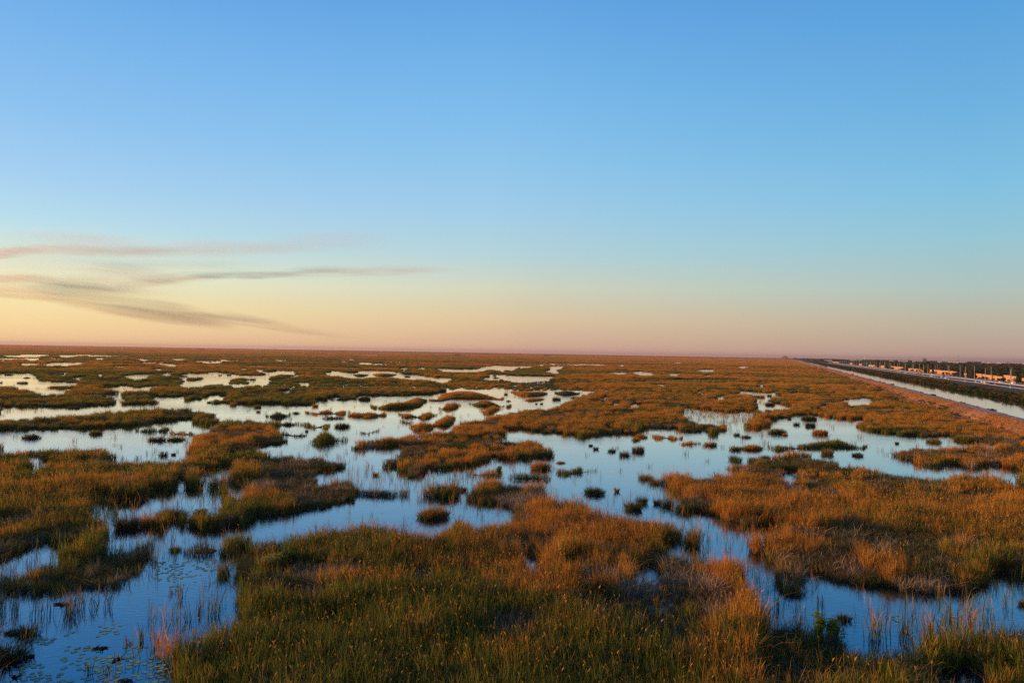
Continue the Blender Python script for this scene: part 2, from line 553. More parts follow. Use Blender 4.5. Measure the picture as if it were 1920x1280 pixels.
# far ponds
FAR = [('c6', 0, 192, 320, 190, 330, 235, 380, 255, 440, 250, 510, 278, 480, 285, 370, 295, 240, 285, 140, 295, -40, 285, -40, 195),
       ('c6', 130, 338, 150, 325, 300, 325, 420, 320, 520, 345, 640, 322, 690, 335, 600, 350, 630, 375, 560, 360, 400, 367, 350, 365, 290, 345),
       ('c6', 890, 325, 1000, 320, 1060, 303, 1140, 308, 1200, 320, 1300, 308, 1400, 308, 1360, 330, 1280, 337, 1200, 338, 1080, 347, 960, 335),
       ('c6', 890, 380, 1000, 376, 1090, 378, 1150, 405, 1110, 437, 1010, 437, 1000, 395),
       ('c6', 1320, 398, 1450, 400, 1600, 398, 1670, 412, 1600, 418, 1400, 410),
       ('c6', 1095, 215, 1200, 200, 1300, 195, 1390, 193, 1300, 225, 1200, 232),
       ('c6', 1650, 186, 1770, 184, 1800, 200, 1940, 184, 1940, 205, 1790, 212, 1660, 212),
       ('c6', 1600, 290, 1660, 265, 1800, 250, 1880, 228, 1940, 232, 1940, 266, 1800, 285, 1700, 299),
       ('c6', 1600, 225, 1700, 218, 1680, 232, 1620, 234),
       ('c7', 0, 185, 120, 176, 270, 190, 260, 203, 480, 208, 600, 203, 650, 215, 560, 226, 300, 218, 190, 232, 140, 242, 120, 212, 0, 204),
       ('c7', 0, 245, 60, 228, 130, 248, 290, 253, 200, 264, 60, 268, 0, 287),
       ('c7', 400, 253, 500, 250, 630, 254, 580, 270, 450, 270), ('c7', 180, 284, 300, 288, 470, 288, 330, 297),
       ('c7', 610, 185, 680, 163, 750, 174, 820, 168, 860, 200, 840, 214, 640, 197),
       ('c7', 1070, 190, 1160, 168, 1330, 184, 1470, 163, 1640, 168, 1720, 178, 1800, 188, 1830, 213, 1920, 223, 1920, 237, 1700, 227, 1530, 217, 1460, 230, 1340, 227, 1280, 207, 1150, 202),
       ('c8', 0, 200, 150, 208, 250, 223, 430, 238, 400, 257, 280, 252, 150, 235, 0, 236),
       ('c7', 670, 365, 690, 343, 760, 343, 790, 320, 820, 338, 800, 355, 820, 377),
       ('c7', 0, 408, 140, 372, 230, 372, 215, 402, 100, 412, 0, 424),
       ('c8', 270, 148, 300, 143, 400, 153, 640, 148, 740, 128, 820, 120, 930, 128, 1160, 122, 1100, 137, 1000, 147, 960, 168, 860, 168, 800, 147, 650, 170, 400, 168, 320, 168),
       ('c8', 1230, 180, 1290, 163, 1290, 138, 1350, 126, 1430, 128, 1390, 150, 1390, 187, 1330, 182),
       ('c8', 650, 240, 740, 223, 730, 198, 800, 201, 850, 203, 980, 208, 1330, 216, 1360, 225, 1260, 243, 1000, 251, 960, 247, 850, 227, 800, 234),
       ('c8', 1180, 112, 1250, 106, 1230, 118), ('c8', 1290, 104, 1350, 103, 1330, 110), ('c8', 110, 132, 200, 140, 180, 150, 120, 142),
       ('d3', 400, 190, 460, 168, 500, 178, 605, 183, 600, 203, 480, 203), ('d3', 720, 214, 740, 193, 845, 193, 830, 211), ('d3', 1005, 165, 1060, 153, 1155, 158, 1130, 174, 1040, 174),
       ('d3', 1340, 133, 1400, 128, 1470, 130, 1400, 141), ('d3', 190, 186, 300, 182, 400, 184, 300, 193), ('d3', 780, 92, 850, 90, 830, 97), ('d3', 1000, 100, 1030, 96, 1020, 105),
       ('d3', 280, 118, 330, 114, 320, 122), ('d3', 1050, 205, 1140, 200, 1100, 212), ('d3', 590, 292, 700, 290, 680, 298), ('d3', 0, 345, 70, 355, 60, 368, 0, 366),
       ('d3', 110, 395, 160, 388, 220, 410, 160, 425, 170, 450, 120, 430), ('d3', 215, 445, 300, 455, 320, 475, 230, 465), ('d3', 355, 462, 520, 470, 500, 482, 380, 480),
       ('d3', 1010, 350, 1050, 348, 1040, 370), ('d3', 1390, 352, 1440, 348, 1420, 362), ('d3', 1470, 352, 1600, 365, 1590, 376, 1500, 366), ('d3', 1860, 340, 1880, 338, 1880, 362, 1840, 368),
       ('c6', 0, 32, 160, 27, 250, 18, 360, 16, 430, 24, 470, 29, 300, 37, 150, 38), ('c6', 530, 27, 600, 28, 740, 28, 620, 40, 560, 38), ('c6', 170, 102, 250, 96, 360, 100, 340, 114, 200, 114),
       ('c6', 390, 108, 480, 93, 600, 91, 620, 103, 720, 88, 770, 88, 720, 105, 750, 114, 600, 117, 400, 117), ('c6', 250, 62, 330, 56, 340, 67, 260, 69), ('c6', 840, 58, 920, 50, 900, 63),
       ('c6', 1020, 125, 1150, 120, 1150, 131, 1040, 131), ('c6', 1030, 108, 1070, 105, 1050, 112), ('c6', 1230, 58, 1380, 63, 1280, 71), ('c6', 1540, 58, 1740, 58, 1600, 69),
       ('c6', 1440, 104, 1520, 103, 1600, 112, 1570, 121, 1460, 112), ('c6', 1400, 145, 1500, 146, 1440, 156), ('c6', 630, 235, 740, 218, 770, 224, 700, 242),
       ('c6', 860, 178, 900, 188, 925, 203, 890, 212), ('c6', 540, 183, 620, 183, 560, 207), ('c6', 450, 200, 490, 198, 470, 211), ('c6', 1430, 190, 1560, 180, 1540, 192, 1440, 201),
       ('c6', 510, 268, 700, 272, 690, 282, 540, 280), ('c6', 0, 75, 50, 72, 40, 80), ('c6', 10, 432, 50, 428, 40, 445), ('c6', 1660, 380, 1760, 378, 1740, 388),
       ('c7', 330, 150, 380, 138, 392, 155, 350, 164), ('c7', 470, 153, 540, 158, 550, 180, 480, 166), ('c7', 1230, 88, 1270, 80, 1290, 93), ('c7', 1400, 91, 1520, 94, 1480, 104),
       ('c7', 1310, 137, 1370, 138, 1340, 149), ('c7', 1610, 146, 1640, 130, 1720, 146), ('c7', 1780, 151, 1800, 133, 1862, 147, 1830, 160), ('c7', 1310, 60, 1370, 61, 1340, 68),
       ('c7', 150, 64, 215, 66, 190, 73), ('c7', 650, 67, 760, 69, 700, 74), ('c7', 850, 270, 970, 272, 900, 280), ('c7', 0, 125, 50, 122, 40, 135)]
for q in FAR:
    W.append(P(q[0], *q[1:]))

# sparse emergent stems in open water (fraction of full cover)
SPARSE = [(P('c4', 270, 240, 420, 290, 420, 400, 280, 400, 200, 330), 0.35), (P('c4', 440, 560, 620, 640, 620, 720, 480, 700, 400, 620), 0.10), (P('c4', 700, 660, 1080, 620, 1180, 700, 1000, 800, 720, 800), 0.10),
          (P('d1', 560, 450, 900, 480, 1000, 540, 900, 580, 600, 560), 0.12), (P('d1', 150, 300, 700, 330, 640, 440, 240, 410), 0.30), (P('d1', 560, 330, 900, 330, 860, 400, 560, 470), 0.4),
          (P('c1', 90, 430, 330, 450, 320, 640, 100, 580), 0.40), (P('c1', 300, 470, 900, 400, 1280, 380, 1280, 500, 700, 600, 340, 580), 0.13), (P('c1', 1000, 160, 1420, 160, 1400, 270, 1000, 270), 0.30),
          (P('c1', 1280, 300, 1540, 300, 1460, 400, 1290, 400), 0.25), (P('E', -60, 240, 560, 240, 500, 420, 100, 500, -60, 500), 0.22), (P('E', -60, 610, 600, 590, 860, 570, 800, 700, 600, 760, -60, 760), 0.05),
          (P('E', 1180, 420, 1650, 380, 1650, 560, 1250, 560), 0.02), (P('E', 950, 800, 1500, 820, 1340, 1000, 1350, 1300, 1100, 1300, 1000, 1000), 0.05), (P('c1', 200, 740, 900, 780, 900, 960, 600, 1000, 480, 800), 0.18),
          (P('c2', 420, 280, 1300, 260, 1300, 420, 840, 400, 440, 370), 0.10), (P('c2', 1300, 300, 1900, 240, 1900, 560, 1700, 500, 1300, 400), 0.08), (P('c2', 200, 60, 1000, 100, 1000, 260, 800, 250), 0.06),
          (P('c3', 0, 150, 900, 90, 900, 300, 100, 350), 0.08), (P('A', 800, 720, 1500, 700, 1500, 860, 880, 880), 0.10), (P('A', 150, 840, 330, 840, 330, 940, 150, 940), 0.25),
          (P('H', 300, 460, 1400, 600, 1640, 420, 1960, 460, 1960, 700, 1500, 640, 1000, 640, 500, 560), 0.03), (P('H', -40, 520, 160, 560, 400, 620, 300, 760, -40, 740), 0.06), (P('H', 760, 740, 1700, 760, 1900, 860, 1050, 1010, 780, 990), 0.10),
          (P('G', 360, 350, 560, 350, 560, 430, 390, 430), 0.35), (P('H', 1260, 1180, 1720, 1180, 1720, 1310, 1270, 1310), 0.25), (P('d5', 700, 380, 1040, 420, 1040, 680, 830, 690), 0.05), (P('G', 1120, 180, 1500, 120, 1450, 330, 1130, 280), 0.10)]
LOW = [P('E', -60, 300, 1060, 330, 1040, 480, 700, 600, -60, 660), P('g', 960, 707, 1042, 707, 1046, 727, 952, 727), P('G', 0, 130, 320, 150, 330, 270, 60, 270), P('G', 950, 760, 1500, 700, 1500, 1000, 960, 960), P('G', 480, 560, 1300, 480, 1280, 800, 520, 760),
       P('F', 0, 300, 560, 320, 500, 460, 60, 460), P('H', -60, 760, 620, 760, 800, 1020, 900, 1280, -60, 1280), P('H', 150, 120, 420, 120, 420, 200, 150, 200)]

HREED = 1.75


def to_ground(poly, is_water, H=HREED):
    """photo outline -> ground outline; edges hidden by reed tops are seen at reed height"""
    n = len(poly)
    area = sum(poly[i][0] * poly[(i + 1) % n][1] - poly[(i + 1) % n][0] * poly[i][1] for i in range(n))
    res = []
    for i in range(n):
        (x0, y0), (x1, y1), (x2, y2) = poly[i - 1], poly[i], poly[(i + 1) % n]
        ax, ay, bx, by = x1 - x0, y1 - y0, x2 - x1, y2 - y1
        la, lb = math.hypot(ax, ay) + 1e-6, math.hypot(bx, by) + 1e-6
        # outward normal (image y is down); positive area = clockwise on screen
        sgn = 1 if area > 0 else -1
        ny = sgn * -(ax / la + bx / lb) / 2
        k = max(0.0, min(1.0, (ny if is_water else -ny) * 1.4 + 0.1))
        res.append(ground(x1, y1, H * k))
    return np.array(res)


def inside(poly, X, Y):
    x0, y0 = poly.min(0)
    x1, y1 = poly.max(0)
    res = np.zeros(X.shape, bool)
    sel = np.nonzero((X >= x0) & (X <= x1) & (Y >= y0) & (Y <= y1))[0]
    if not len(sel):
        return res
    x, y = X[sel], Y[sel]
    c = np.zeros(x.shape, bool)
    n = len(poly)
    for i in range(n):
        ax, ay = poly[i]
        bx, by = poly[(i + 1) % n]
        if ay == by:
            continue
        m = ((ay > y) != (by > y)) & (x < (bx - ax) * (y - ay) / (by - ay) + ax)
        c ^= m
    res[sel] = c
    return res


def edge_dist(poly, X, Y):
    d = np.full(X.shape, 1e9)
    n = len(poly)
    for i in range(n):
        a = poly[i]
        b = poly[(i + 1) % n] - a
        t = np.clip(((X - a[0]) * b[0] + (Y - a[1]) * b[1]) / (b @ b + 1e-9), 0, 1)
        d = np.minimum(d, np.hypot(X - a[0] - t * b[0], Y - a[1] - t * b[1]))
    return d


WG = [to_ground(p, True, HL.get(i, HREED)) for i, p in enumerate(W)]
SG = [(to_ground(p, True, 0.5), f) for p, f in SPARSE]
LG = [np.array([ground(x, y, 1.0) for x, y in p]) for p in LOW]

FG = [np.array([ground(x, y, 1.0) for x, y in P('H', 560, 900, 680, 970, 850, 1010, 1050, 1010, 1300, 955, 1500, 900, 1700, 870, 2040, 850, 2040, 1400, 500, 1400)])]

# value noise
_perm = np.random.default_rng(3).random((256, 256))


def vnoise(X, Y, s):
    x = X / s + 1000.0
    y = Y / s + 1000.0
    xi = np.floor(x).astype(int)
    yi = np.floor(y).astype(int)
    fx = x - xi
    fy = y - yi
    fx = fx * fx * (3 - 2 * fx)
    fy = fy * fy * (3 - 2 * fy)
    g = lambda a, b: _perm[a % 256, b % 256]
    return (g(xi, yi) * (1 - fx) + g(xi + 1, yi) * fx) * (1 - fy) + (g(xi, yi + 1) * (1 - fx) + g(xi + 1, yi + 1) * fx) * fy


# levee frame: t along the levee, s across it to the right
TH = math.atan((1470 - 960) / F)
LU = np.array([math.sin(TH), math.cos(TH)])
LN = np.array([math.cos(TH), -math.sin(TH)])
LROT = -TH


def lv(s, t):
    return LN * s + LU * t


def s_of(X, Y):
    return X * LN[0] + Y * LN[1]


def t_on(px, s):
    """distance along the levee at which the photo column px meets the line s"""
    r = (px - 960) / F
    Yv = s / (r * math.cos(TH) - math.sin(TH))
    X = r * Yv
    return X * LU[0] + Yv * LU[1]


def is_water(X, Y):
    d = np.hypot(X, Y)
    amp = np.clip(d * 0.005, 0.4, 2.2)
    jx = (vnoise(X, Y, 3.0) - 0.5) * 2.2 * amp + (vnoise(X + 77, Y, 9.0) - 0.5) * 2.0 * amp
    jy = (vnoise(X, Y + 55, 3.0) - 0.5) * 2.2 * amp + (vnoise(X, Y + 155, 9.0) - 0.5) * 2.0 * amp
    w = np.zeros(X.shape, bool)
    for i, p in enumerate(WG):
        w |= inside(p, X + jx, Y + jy)
        if i == 3:
            for q in FG:
                w &= ~inside(q, X + jx, Y + jy)
    # small nameless pools scattered through the distant marsh
    f = (d > 380) & (d < 3200) & (X < 0.35 * Y)
    pn = np.where(d < 900, vnoise(X * 1.5 + 500, Y, 70.0), vnoise(X * 1.5 - 900, Y + 77, 170.0)) * 0.72 + vnoise(X, Y + 333, 20.0) * 0.28
    w |= f & (pn > np.where(X < -0.12 * Y, 0.745, np.where(X < 0.1 * Y, 0.79, 0.82))) & ~((np.abs(X - 0.03 * Y) < 0.12 * Y) & (d > 400) & (d < 620))
    return w


# ------------------------------------------------------------------ reed tufts
def blade_set(roots, h, width, lean_dir, lean, curl, seg, rg, dead=None):
    """strips of tapering blades; returns verts, quads, tris, attr"""
    n = len(roots)
    if seg == 3:
        S = np.array([0, 0.4, 0.75, 1.0])
        WD = np.array([0.8, 1.0, 0.7])
    elif seg == 2:
        S = np.array([0, 0.6, 1.0])
        WD = np.array([1.0, 0.8])
    else:
        S = np.array([0, 1.0])
        WD = np.array([1.0])
    dx, dy = np.cos(lean_dir), np.sin(lean_dir)
    fa = lean_dir + math.pi / 2 + rg.normal(0, 0.9, n)
    wx, wy = np.cos(fa), np.sin(fa)
    rr = rg.random(n)
    if dead is None:
        dead = (rg.random(n) < 0.25).astype(float)
    V = []
    A = []
    for k, s in enumerate(S):
        off = h * (lean * s + curl * s ** 3)
        z = roots[:, 2] + h * s * (1 - 0.35 * curl * s * s - 0.2 * lean * s)
        cx = roots[:, 0] + dx * off
        cyy = roots[:, 1] + dy * off
        at = np.stack([np.full(n, s), rr, dead, np.ones(n)], 1)
        if k < len(WD):
            w = width * WD[k] * 0.5
            V.append(np.stack([cx - wx * w, cyy - wy * w, z], 1))
            V.append(np.stack([cx + wx * w, cyy + wy * w, z], 1))
            A += [at, at]
        else:
            V.append(np.stack([cx, cyy, z], 1))
            A.append(at)
    nv = len(V)
    verts = np.stack(V, 1).reshape(-1, 3)
    attr = np.stack(A, 1).reshape(-1, 4)
    base = (np.arange(n) * nv)[:, None]
    quads = []
    for k in range(len(WD) - 1):
        quads.append(base + np.array([2 * k, 2 * k + 1, 2 * k + 3, 2 * k + 2])[None])
    k = len(WD) - 1
    tris = base + np.array([2 * k, 2 * k + 1, 2 * k + 2])[None]
    quads = np.concatenate(quads) if quads else None
    return verts, quads, tris, attr


def tuft_mesh(name, n, radius, h0, h1, width, lean, curl, seg, seed, mat, square=False, plumes=0, broken=0.12):
    rg = np.random.default_rng(seed)
    if square:
        xy = rg.uniform(-radius, radius, (n, 2))
    else:
        a = rg.random(n) * 2 * math.pi
        q = radius * np.sqrt(rg.random(n))
        xy = np.stack([q * np.cos(a), q * np.sin(a)], 1)
    roots = np.concatenate([xy, np.full((n, 1), -0.08)], 1)
    # clumpy heights
    cn = max(3, n // 25)
    cc = rg.uniform(-radius, radius, (cn, 2))
    ch = rg.uniform(0.75, 1.15, cn)
    near = np.argmin(((xy[:, None] - cc[None]) ** 2).sum(2), 1)
    h = rg.uniform(h0, h1, n) * ch[near]
    v, qd, t, at = blade_set(roots, h, width * rg.uniform(0.7, 1.3, n), rg.random(n) * 2 * math.pi + 0.0, np.abs(rg.normal(0, lean, n)),
                             np.where(rg.random(n) < broken, rg.uniform(.5, 1.0, n), np.abs(rg.normal(0, curl, n))), seg, rg)
    at[:, 2] = np.repeat((rg.random(n) < 0.22) * 1.0, len(at) // n)
    if plumes:
        k = plumes
        a = rg.random(k) * 6.283
        q = radius * rg.random(k)
        rt = np.stack([q * np.cos(a), q * np.sin(a), np.zeros(k)], 1)
        hh = h1 * rg.uniform(0.75, 1.15, k)
        ld = rg.random(k) * 6.283
        ln = np.abs(rg.normal(0, 0.14, k))
        v2, q2, t2, a2 = blade_set(rt, hh, np.full(k, width * 0.5), ld, ln, np.full(k, 0.05), seg, rg, np.ones(k))
        # drooping seed plumes at the stalk tops
        tips = v2.reshape(k, -1, 3)[:, -1]
        dx, dy = np.cos(ld), np.sin(ld)
        wx, wy = -dy * width * 1.1, dx * width * 1.1
        z0 = np.zeros(k)
        L_ = 0.10 * hh * rg.uniform(.6, 1.2, k)
        pv_ = np.stack([tips + np.stack([-dx * L_ * .2, -dy * L_ * .2, -L_ * .9], 1), tips + np.stack([wx, wy, -L_ * .3], 1),
                        tips + np.stack([dx * L_ * .5, dy * L_ * .5, L_ * .1], 1), tips + np.stack([-wx, -wy, -L_ * .3], 1)], 1).reshape(-1, 3)
        ap = np.tile(np.array([1.0, .5, .7, 1.0]), (4 * k, 1))
        o1 = len(v)
        o2 = o1 + len(v2)
        qq = [x for x in (qd, None if q2 is None else q2 + o1, (np.arange(k) * 4)[:, None] + np.arange(4)[None] + o2) if x is not None]
        v = np.concatenate([v, v2, pv_])
        qd = np.concatenate(qq)
        t = np.concatenate([t, t2 + o1])
        at = np.concatenate([at, a2, ap])
    me = fast_mesh(name, v, qd, t, at)
    me.materials.append(mat)
    return me


reed_protos = bpy.data.collections.new("reed tuft meshes")
LOD = []
variants = []


def add_proto(me):
    o = bpy.data.objects.new("reed_tuft.%03d" % len(variants), me)
    reed_protos.objects.link(o)
    variants.append(o)
    return len(variants) - 1


V0 = [add_proto(tuft_mesh("reed_tuft", 34, 0.40, 1.1, 2.6, 0.042, 0.19, 0.16, 3, 10 + i, MAT_REED, plumes=(0, 1, 0, 1, 0)[i], broken=(.1, .2, .3, .1, .2)[i])) for i in range(5)]
V0s = [add_proto(tuft_mesh("reed_tuft", 60, 0.5, 0.7, 1.5, 0.026, 0.3, 0.3, 3, 20 + i, MAT_SEDGE)) for i in range(3)]
V0d = [add_proto(tuft_mesh("reed_tuft", 44, 0.5, 0.8, 1.9, 0.036, 0.42, 0.3, 3, 25 + i, MAT_DEAD, broken=0.35)) for i in range(2)]
V1d = [add_proto(tuft_mesh("reed_tuft", 110, 1.2, 0.8, 1.9, 0.07, 0.4, 0.3, 2, 55 + i, MAT_DEAD, broken=0.35)) for i in range(2)]
V0t = [add_proto(tuft_mesh("reed_tuft", 6, 0.35, 0.9, 2.0, 0.035, 0.15, 0.15, 3, 30 + i, MAT_REED)) for i in range(4)]
V1 = [add_proto(tuft_mesh("reed_tuft", 120, 1.25, 1.2, 2.4, 0.080, 0.15, 0.15, 2, 40 + i, MAT_REED, plumes=(1, 2, 0, 3)[i], broken=(.1, .2, .3, .1)[i])) for i in range(4)]
V1s = [add_proto(tuft_mesh("reed_tuft", 140, 1.2, 0.8, 1.6, 0.06, 0.25, 0.25, 2, 50 + i, MAT_SEDGE)) for i in range(2)]
V1t = [add_proto(tuft_mesh("reed_tuft", 10, 0.8, 0.8, 1.8, 0.06, 0.15, 0.12, 2, 60 + i, MAT_REED)) for i in range(3)]
V2 = [add_proto(tuft_mesh("reed_tuft", 170, 2.6, 1.3, 2.3, 0.17, 0.12, 0.12, 1, 70 + i, MAT_REED)) for i in range(4)]
V2s = [add_proto(tuft_mesh("reed_tuft", 150, 2.6, 0.9, 1.7, 0.17, 0.2, 0.12, 1, 75 + i, MAT_SEDGE)) for i in range(2)]
V3 = [add_proto(tuft_mesh("reed_tuft", 220, 6.5, 1.2, 2.3, 0.6, 0.12, 0.1, 1, 80 + i, MAT_REED)) for i in range(4)]
V4 = [add_proto(tuft_mesh("reed_tuft", 420, 27.0, 1.0, 2.4, 3.0, 0.1, 0.05, 1, 90 + i, MAT_REED)) for i in range(3)]
V5 = [add_proto(tuft_mesh("reed_tuft", 500, 110.0, 1.0, 2.6, 13.0, 0.1, 0.05, 1, 95 + i, MAT_REED)) for i in range(3)]

PX, PY, PS, PV = [], [], [], []

AZ = rad(43)


def grid(d0, d1, step):
    xm = d1 * math.sin(AZ)
    nx = int(2 * xm / step) + 1
    ny = int(d1 / step) + 1
    gx, gy = np.meshgrid(np.arange(nx) * step - xm, np.arange(ny) * step)
    X = gx.ravel() + rng.uniform(-0.5, 0.5, gx.size) * step
    Y = gy.ravel() + rng.uniform(-0.5, 0.5, gx.size) * step
    d = np.hypot(X, Y)
    a = np.arctan2(X, Y)
    k = (d >= d0) & (d < d1) & (np.abs(a) < AZ) & (s_of(X, Y) < 55.6)
    return X[k], Y[k]


def lowness(X, Y):
    l = np.zeros(X.shape, bool)
    for p in LG:
        l |= inside(p, X, Y)
    return l


def scatter(d0, d1, step, full, sedge, thin, dead=None):
    X, Y = grid(d0, d1, step)
    w = is_water(X, Y)
    n = len(X)
    hn = 0.52 + 0.62 * (vnoise(X, Y, max(6.0, step * 2)) * 0.6 + vnoise(X + 9, Y, 2.2) * 0.4) + 0.2 * (vnoise(X, Y, 40.0) - 0.5)
    if d0 > 300:
        hn = hn * (0.45 + 0.85 * vnoise(X * 0.35, Y + 800, 45.0))
    sc_ = hn * rng.uniform(0.8, 1.2, n)
    var = np.array(full)[rng.integers(0, len(full), n)]
    if sedge:
        sg = vnoise(X + 300, Y + 40, 14.0) * 0.6 + vnoise(X - 90, Y, 5.0) * 0.4 > 0.565
        low = lowness(X, Y)
        sg |= low & (rng.random(n) < 0.85)
        var = np.where(sg, np.array(sedge)[rng.integers(0, len(sedge), n)], var)
        sc_ = np.where(low, sc_ * 0.8, sc_)
        sc_ = np.where(inside(LG[1], X, Y), np.clip(sc_, 0.5, 0.78), sc_)
        if dead:
            dg = (vnoise(X + 720, Y + 310, 9.0) * 0.5 + vnoise(X, Y - 410, 3.5) * 0.5 > 0.78) | (rng.random(n) < 0.10)
            var = np.where(dg, np.array(dead)[rng.integers(0, len(dead), n)], var)
    keep = ~w
    if d0 > 300:
        q = step * 0.38
        for ox, oy in ((q, 0), (-q, 0), (0, q), (0, -q)):
            keep &= ~is_water(X + ox, Y + oy)
    if thin:
        # stragglers beyond the edge and sparse zones
        jit = rng.exponential(1.4 + step * 0.5, n)
        ang = rng.random(n) * 2 * math.pi
        w2 = is_water(X + jit * np.cos(ang), Y + jit * np.sin(ang))
        prob = np.where(w & ~w2, 0.42, 0.0)
        for p, f in SG:
            prob = np.maximum(prob, np.where(inside(p, X, Y), f * (0.3 + 1.4 * (vnoise(X, Y, 4.0) > 0.5)), 0))
        prob = np.maximum(prob, 0.06 * (vnoise(X + 44, Y + 4, 7.0) * 0.6 + vnoise(X, Y + 64, 2.5) * 0.4 > 0.60))
        st = w & (rng.random(n) < prob)
        var = np.where(st, np.array(thin)[rng.integers(0, len(thin), n)], var)
        keep |= st
    PX.append(X[keep])
    PY.append(Y[keep])
    PS.append(sc_[keep])
    PV.append(var[keep])


scatter(30, 115, 0.55, V0, V0s, V0t, V0d)
scatter(115, 350, 1.7, V1, V1s, V1t, V1d)
scatter(350, 850, 3.6, V2, V2s, V1t)
scatter(850, 1500, 6.0, V2, V2s, None)
scatter(1500, 2400, 11.0, V3, None, None)
scatter(2400, 6000, 38.0, V4, None, None)
scatter(6000, 16000, 150.0, V5, None, None)
PX, PY, PS, PV = map(np.concatenate, (PX, PY, PS, PV))


def gn_scatter(name, X, Y, Z, S, RZ, VI, coll, tone=None):
    me = bpy.data.meshes.new(name)
    me.vertices.add(len(X))
    me.vertices.foreach_set('co', np.stack([X, Y, Z], 1).astype(np.float32).ravel())
    for an, typ, val in (('size', 'FLOAT', S), ('turn', 'FLOAT', RZ), ('pick', 'INT', VI), ('tone', 'FLOAT', np.zeros(len(X)) if tone is None else tone)):
        a = me.attributes.new(an, typ, 'POINT')
        a.data.foreach_set('value', np.asarray(val, dtype=np.float32 if typ == 'FLOAT' else np.int32))
    o = link(name, me)
    ng = bpy.data.node_groups.new(name, 'GeometryNodeTree')
    ng.interface.new_socket('Geometry', in_out='INPUT', socket_type='NodeSocketGeometry')
    ng.interface.new_socket('Geometry', in_out='OUTPUT', socket_type='NodeSocketGeometry')
    n = ng.nodes.new
    gi, go = n('NodeGroupInput'), n('NodeGroupOutput')
    iop = n('GeometryNodeInstanceOnPoints')
    ci = n('GeometryNodeCollectionInfo')
    ci.inputs['Collection'].default_value = coll
    ci.inputs['Separate Children'].default_value = True
    ci.inputs['Reset Children'].default_value = True
    iop.inputs['Pick Instance'].default_value = True

    def named(nm, typ):
        q = n('GeometryNodeInputNamedAttribute')
        q.data_type = typ
        q.inputs['Name'].default_value = nm
        return q.outputs['Attribute']
    cx = n('ShaderNodeCombineXYZ')
    ng.links.new(named('turn', 'FLOAT'), cx.inputs['Z'])
    ng.links.new(gi.outputs[0], iop.inputs['Points'])
    ng.links.new(ci.outputs[0], iop.inputs['Instance'])
    ng.links.new(named('pick', 'INT'), iop.inputs['Instance Index'])
    ng.links.new(cx.outputs[0], iop.inputs['Rotation'])
    ng.links.new(named('size', 'FLOAT'), iop.inputs['Scale'])
    ng.links.new(iop.outputs[0], go.inputs[0])
    md = o.modifiers.new('scatter', 'NODES')
    md.node_group = ng
    return o


# reed colour shifts by area
TONES = [(P('g', 1060, 655, 1960, 655, 1960, 810, 1500, 800, 1060, 760), 0.22), (P('g', -60, 690, 700, 690, 700, 800, -60, 800), -0.30), (P('g', -60, 840, 480, 840, 480, 1130, -60, 1130), -0.40),
         (P('g', 480, 850, 690, 850, 600, 960, 480, 960), 0.10), (P('g', 300, 1075, 1920, 1140, 1960, 1400, 250, 1400), -0.75), (P('g', 480, 1000, 960, 1030, 960, 1140, 480, 1140), -0.15), (P('c4', 150, 90, 1500, 80, 1500, 300, 900, 560, 400, 380), 0.50),
         (P('c4', 860, 300, 1940, 150, 1940, 1152, 1400, 1000, 1100, 700), 0.05), (P('c5', 0, 300, 1960, 500, 1960, 1142, 0, 1142), -0.10), (P('c3', 300, 600, 900, 430, 1250, 520, 1700, 600, 1680, 980, 1350, 980, 1250, 740, 600, 740, 200, 700), 0.60),
         (P('G', 1320, 370, 1800, 370, 1840, 780, 1400, 780), 0.95), (P('A', 1440, 640, 1980, 620, 1980, 800, 1460, 800), 0.50), (P('c3', 130, 250, 860, 270, 830, 540, 520, 540), 0.45), (P('F', 0, 400, 320, 470, 300, 720, 0, 760), 0.70),
         (P('B', 1000, 640, 1960, 480, 1960, 880, 1000, 800), 0.30), (P('H', 1600, 820, 1980, 820, 1980, 1050, 1650, 1050), 0.9), (P('G', 1200, 1000, 1920, 1050, 1920, 1280, 1100, 1280), 0.45), (P('c5', 620, 160, 1960, 180, 1960, 420, 900, 360), 0.30)]
PT = 0.5 * (vnoise(PX + 50, PY - 70, 30.0) - 0.5) + 0.5 * (vnoise(PX, PY + 70, 8.0) - 0.5)
far_ = np.hypot(PX, PY) > 350
PT[far_] += 1.5 * (vnoise(PX[far_] * 0.4, PY[far_], 60.0) - 0.5) + 0.9 * (vnoise(PX[far_] * 0.15, PY[far_] * 0.5, 120.0) - 0.5)  # stretched tone streaks; the dark ones paint the shaded sides of far clumps
PT[np.hypot(PX, PY) > 2300] += 0.45
for p, tv in TONES:
    gp = np.array([ground(x, y, 0.9) for x, y in p])
    PT += np.where(inside(gp, PX + 6 * (vnoise(PX, PY, 7.0) - .5), PY + 9 * (vnoise(PX + 5, PY, 7.0) - .5)), tv, 0)

reeds = gn_scatter('marsh_reeds', PX, PY, np.zeros(len(PX)), PS, rng.random(len(PX)) * 6.283, PV, reed_protos, PT)
tag(reeds, 'rust and olive reed beds covering the wetland to the horizon', 'reeds', kind='stuff')

# ------------------------------------------------------------------ islands and tussocks (each one a thing)
GI = 'reed islands standing in the open water'
GT = 'small reed tussocks standing in the open water'


def ConvexHull2(p):
    """area enclosed by the outer hull of the points"""
    p = sorted(map(tuple, p))
    def half(q):
        h = []
        for a in q:
            while len(h) > 1 and (h[-1][0] - h[-2][0]) * (a[1] - h[-2][1]) - (h[-1][1] - h[-2][1]) * (a[0] - h[-2][0]) <= 0:
                h.pop()
            h.append(a)
        return h[:-1]
    h = half(p) + half(p[::-1])
    return 0.5 * abs(sum(h[i][0] * h[(i + 1) % len(h)][1] - h[(i + 1) % len(h)][0] * h[i][1] for i in range(len(h))))


